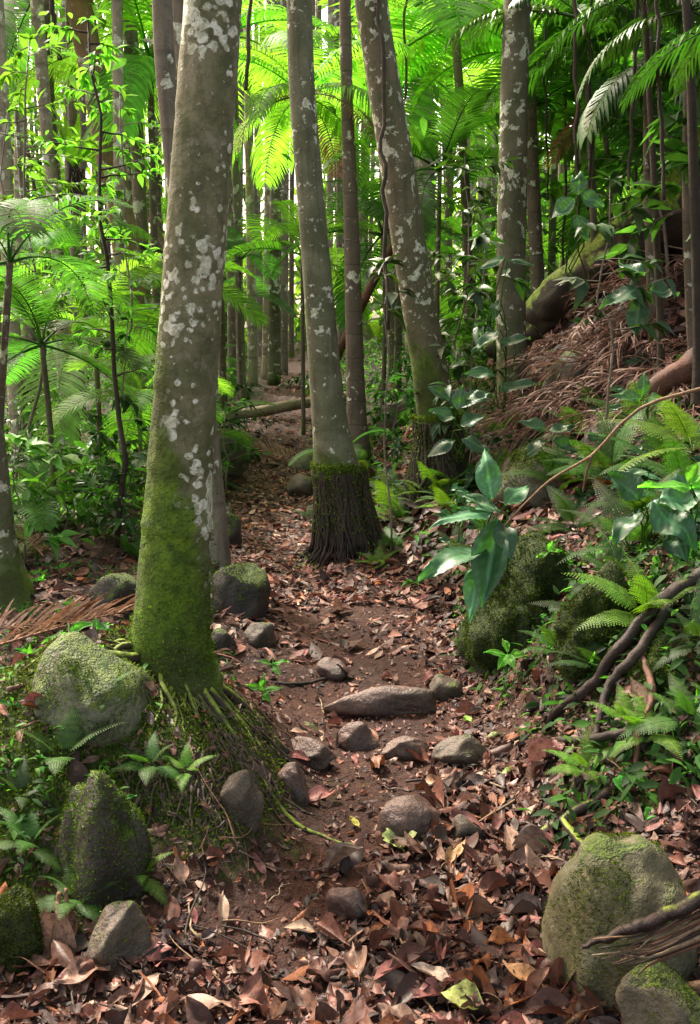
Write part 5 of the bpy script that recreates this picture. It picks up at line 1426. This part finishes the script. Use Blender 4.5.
for i in range(16):
    px, py = random.choice([(random.uniform(0, 130), random.uniform(640, 860)), (random.uniform(0, 120), random.uniform(560, 640))])
    g = G(px, py); u = depth(g) / FPX; lv = []
    for k in range(random.randint(4, 6)):
        a = random.uniform(0, 6.28); L = .075 / u * random.uniform(.6, 1.2); dx, dy = math.cos(a) * L, -abs(math.sin(a)) * L * .6 + .1 * L
        lv.append((px + dx * .12, py - .03 / u, px + dx, py - .03 / u + dy, L * random.uniform(.25, .4), random.uniform(-.03, .03), random.uniform(.7, 1.3)))
    broad_plant((px, py), g[1], lv, 'small bright leaved plant on the mossy ground left of the tree', random.choice([(.06, .20, .03), (.04, .14, .03), (.09, .26, .04)]), group='small plants left of the mossy tree', mat='green', pet=.002)
palm(690, 6.2, 10, .9, 12, 'wide', 'hanging broad leaflet palm between the two lianas at upper right', .03, lo=1, hi=4, dead=0, base_px=694)
palm(700, 7.5, 60, 1.6, 11, 'wide', 'dark leaflet palm behind the right edge trunk', .03, lo=1, hi=4, dead=1, base_px=705)
palm(600, 9.5, 80, 1.6, 11, 'green', 'mid green palm crown behind the mossy log', .03, lo=1, hi=4, base_px=605)


for i, (px, Y, ty, nb, bl, ls, cl, lb) in enumerate([(625, 9.3, -60, 20, .8, .24, G1, 'tree with long hanging leaves behind the mossy log'), (565, 10.5, -40, 18, .8, .22, G4, 'bright tree with long hanging leaves right of the olive trunk top'),
        (712, 6.2, -60, 14, .6, .22, G2, 'tree with long hanging leaves in the upper right corner'), (650, 8.5, -20, 18, .9, .22, G1, 'paler tree with hanging leaves behind the upper right corner')]):
    sap(px, Y, ty, nb, bl, 12, ls, cl, lb, r=.016, low=.35, seed=200 + i, mat='green', up=-.1, name='hanging_leaf_tree', cat='tree', smat='root')
for i in range(24):
    px, py = random.uniform(385, 700), random.uniform(420, 560)
    g = G(px, py)
    if g[1] > 8.5 or g[0] < path_c(g[1]) + path_w(g[1]) + .1: continue
    D = depth(g); u = D / FPX; lv = []
    for k in range(random.randint(5, 8)):
        a = random.uniform(0, 6.28); L = .12 / u * random.uniform(.6, 1.2); dx, dy = math.cos(a) * L, -math.sin(a) * L * .5
        h = random.uniform(.06, .26) / u; ox = random.uniform(-.05, .05) / u
        lv.append((px + ox, py - h, px + ox + dx, py - h + dy, L * random.uniform(.38, .5), random.uniform(-.06, .06), random.uniform(.7, 1.35)))
    broad_plant((px, py), g[1], lv, 'leafy glossy bush rooted among the ferns of the right bank', random.choice([GL, (.05, .15, .06), (.035, .10, .04)]), group='glossy bushes among the ferns', pet=.003)
for (px, py, L, kd, lb) in ((392, 552, .30, 'mid', 'fern pressed against the foot of the black root stump'), (378, 566, .2, 'lime', 'bright fern frond tuft at the foot of the root stump'), (316, 566, .16, 'mid', 'tiny fern at the track side of the root stump'),
        (75, 905, .15, 'mid', 'small fern in front of the dark mossy boulder at lower left'), (140, 880, .13, 'lime', 'tiny bright fern at the right foot of the dark mossy boulder'), (30, 850, .16, 'mid', 'small fern on the moss above the left edge stone'),
        (470, 660, .18, 'dark', 'dark fern at the foot of the big moss cushion'), (560, 655, .22, 'mid', 'fern growing between the two moss cushion boulders'), (600, 672, .2, 'dark', 'dark fern under the wet black branch'),
        (585, 775, .15, 'lime', 'tiny fern left of the lacy seedlings'), (150, 770, .14, 'mid', 'small fern on the root covered mound')):
    fern(px, py, L, 8, kd, lb, lift=.01)
# ------------------------------------------------------------------ world, sun, camera
SUN_AZ, SUN_EL = R(-38), R(52)      # azimuth from +Y towards +X
w = bpy.data.worlds.new('World'); S.world = w; w.use_nodes = True
nt = w.node_tree; bg = nt.nodes['Background']
sky = nt.nodes.new('ShaderNodeTexSky'); sky.sky_type = 'NISHITA'; sky.sun_disc = False
sky.sun_elevation = SUN_EL; sky.sun_rotation = SUN_AZ; sky.dust_density = 4; sky.air_density = 1.0; sky.ozone_density = .6
tn = nt.nodes.new('ShaderNodeMix'); tn.data_type = 'RGBA'; tn.blend_type = 'MULTIPLY'; tn.inputs[0].default_value = 1
nt.links.new(sky.outputs[0], tn.inputs[6]); tn.inputs[7].default_value = (1.26, 1.02, .80, 1)      # hazy warm white sky
nt.links.new(tn.outputs[2], bg.inputs[0]); bg.inputs[1].default_value = .58
sl = bpy.data.lights.new('sun', 'SUN'); so = bpy.data.objects.new('sun', sl); C.objects.link(so)
sl.energy = 11; sl.angle = R(6); sl.color = (1, .95, .84)
dirv = Vector((math.sin(SUN_AZ) * math.cos(SUN_EL), math.cos(SUN_AZ) * math.cos(SUN_EL), math.sin(SUN_EL)))
so.rotation_euler = dirv.to_track_quat('Z', 'Y').to_euler()
cam = bpy.data.cameras.new('camera'); co = bpy.data.objects.new('camera', cam); C.objects.link(co)
co.location = (0, 0, CAMZ); co.rotation_euler = (PI / 2 - PITCH, 0, 0)
cam.sensor_fit = 'VERTICAL'; cam.sensor_height = 36; cam.lens = 36 * FPX / 1024; cam.clip_end = 500; cam.clip_start = .05
S.camera = co
S.view_settings.view_transform = 'Standard'; S.view_settings.look = 'None'; S.view_settings.exposure = 0
S.cycles.use_denoising = True
S.cycles.max_bounces = 8; S.cycles.diffuse_bounces = 4; S.cycles.glossy_bounces = 2; S.cycles.transmission_bounces = 4
S.cycles.use_adaptive_sampling = True
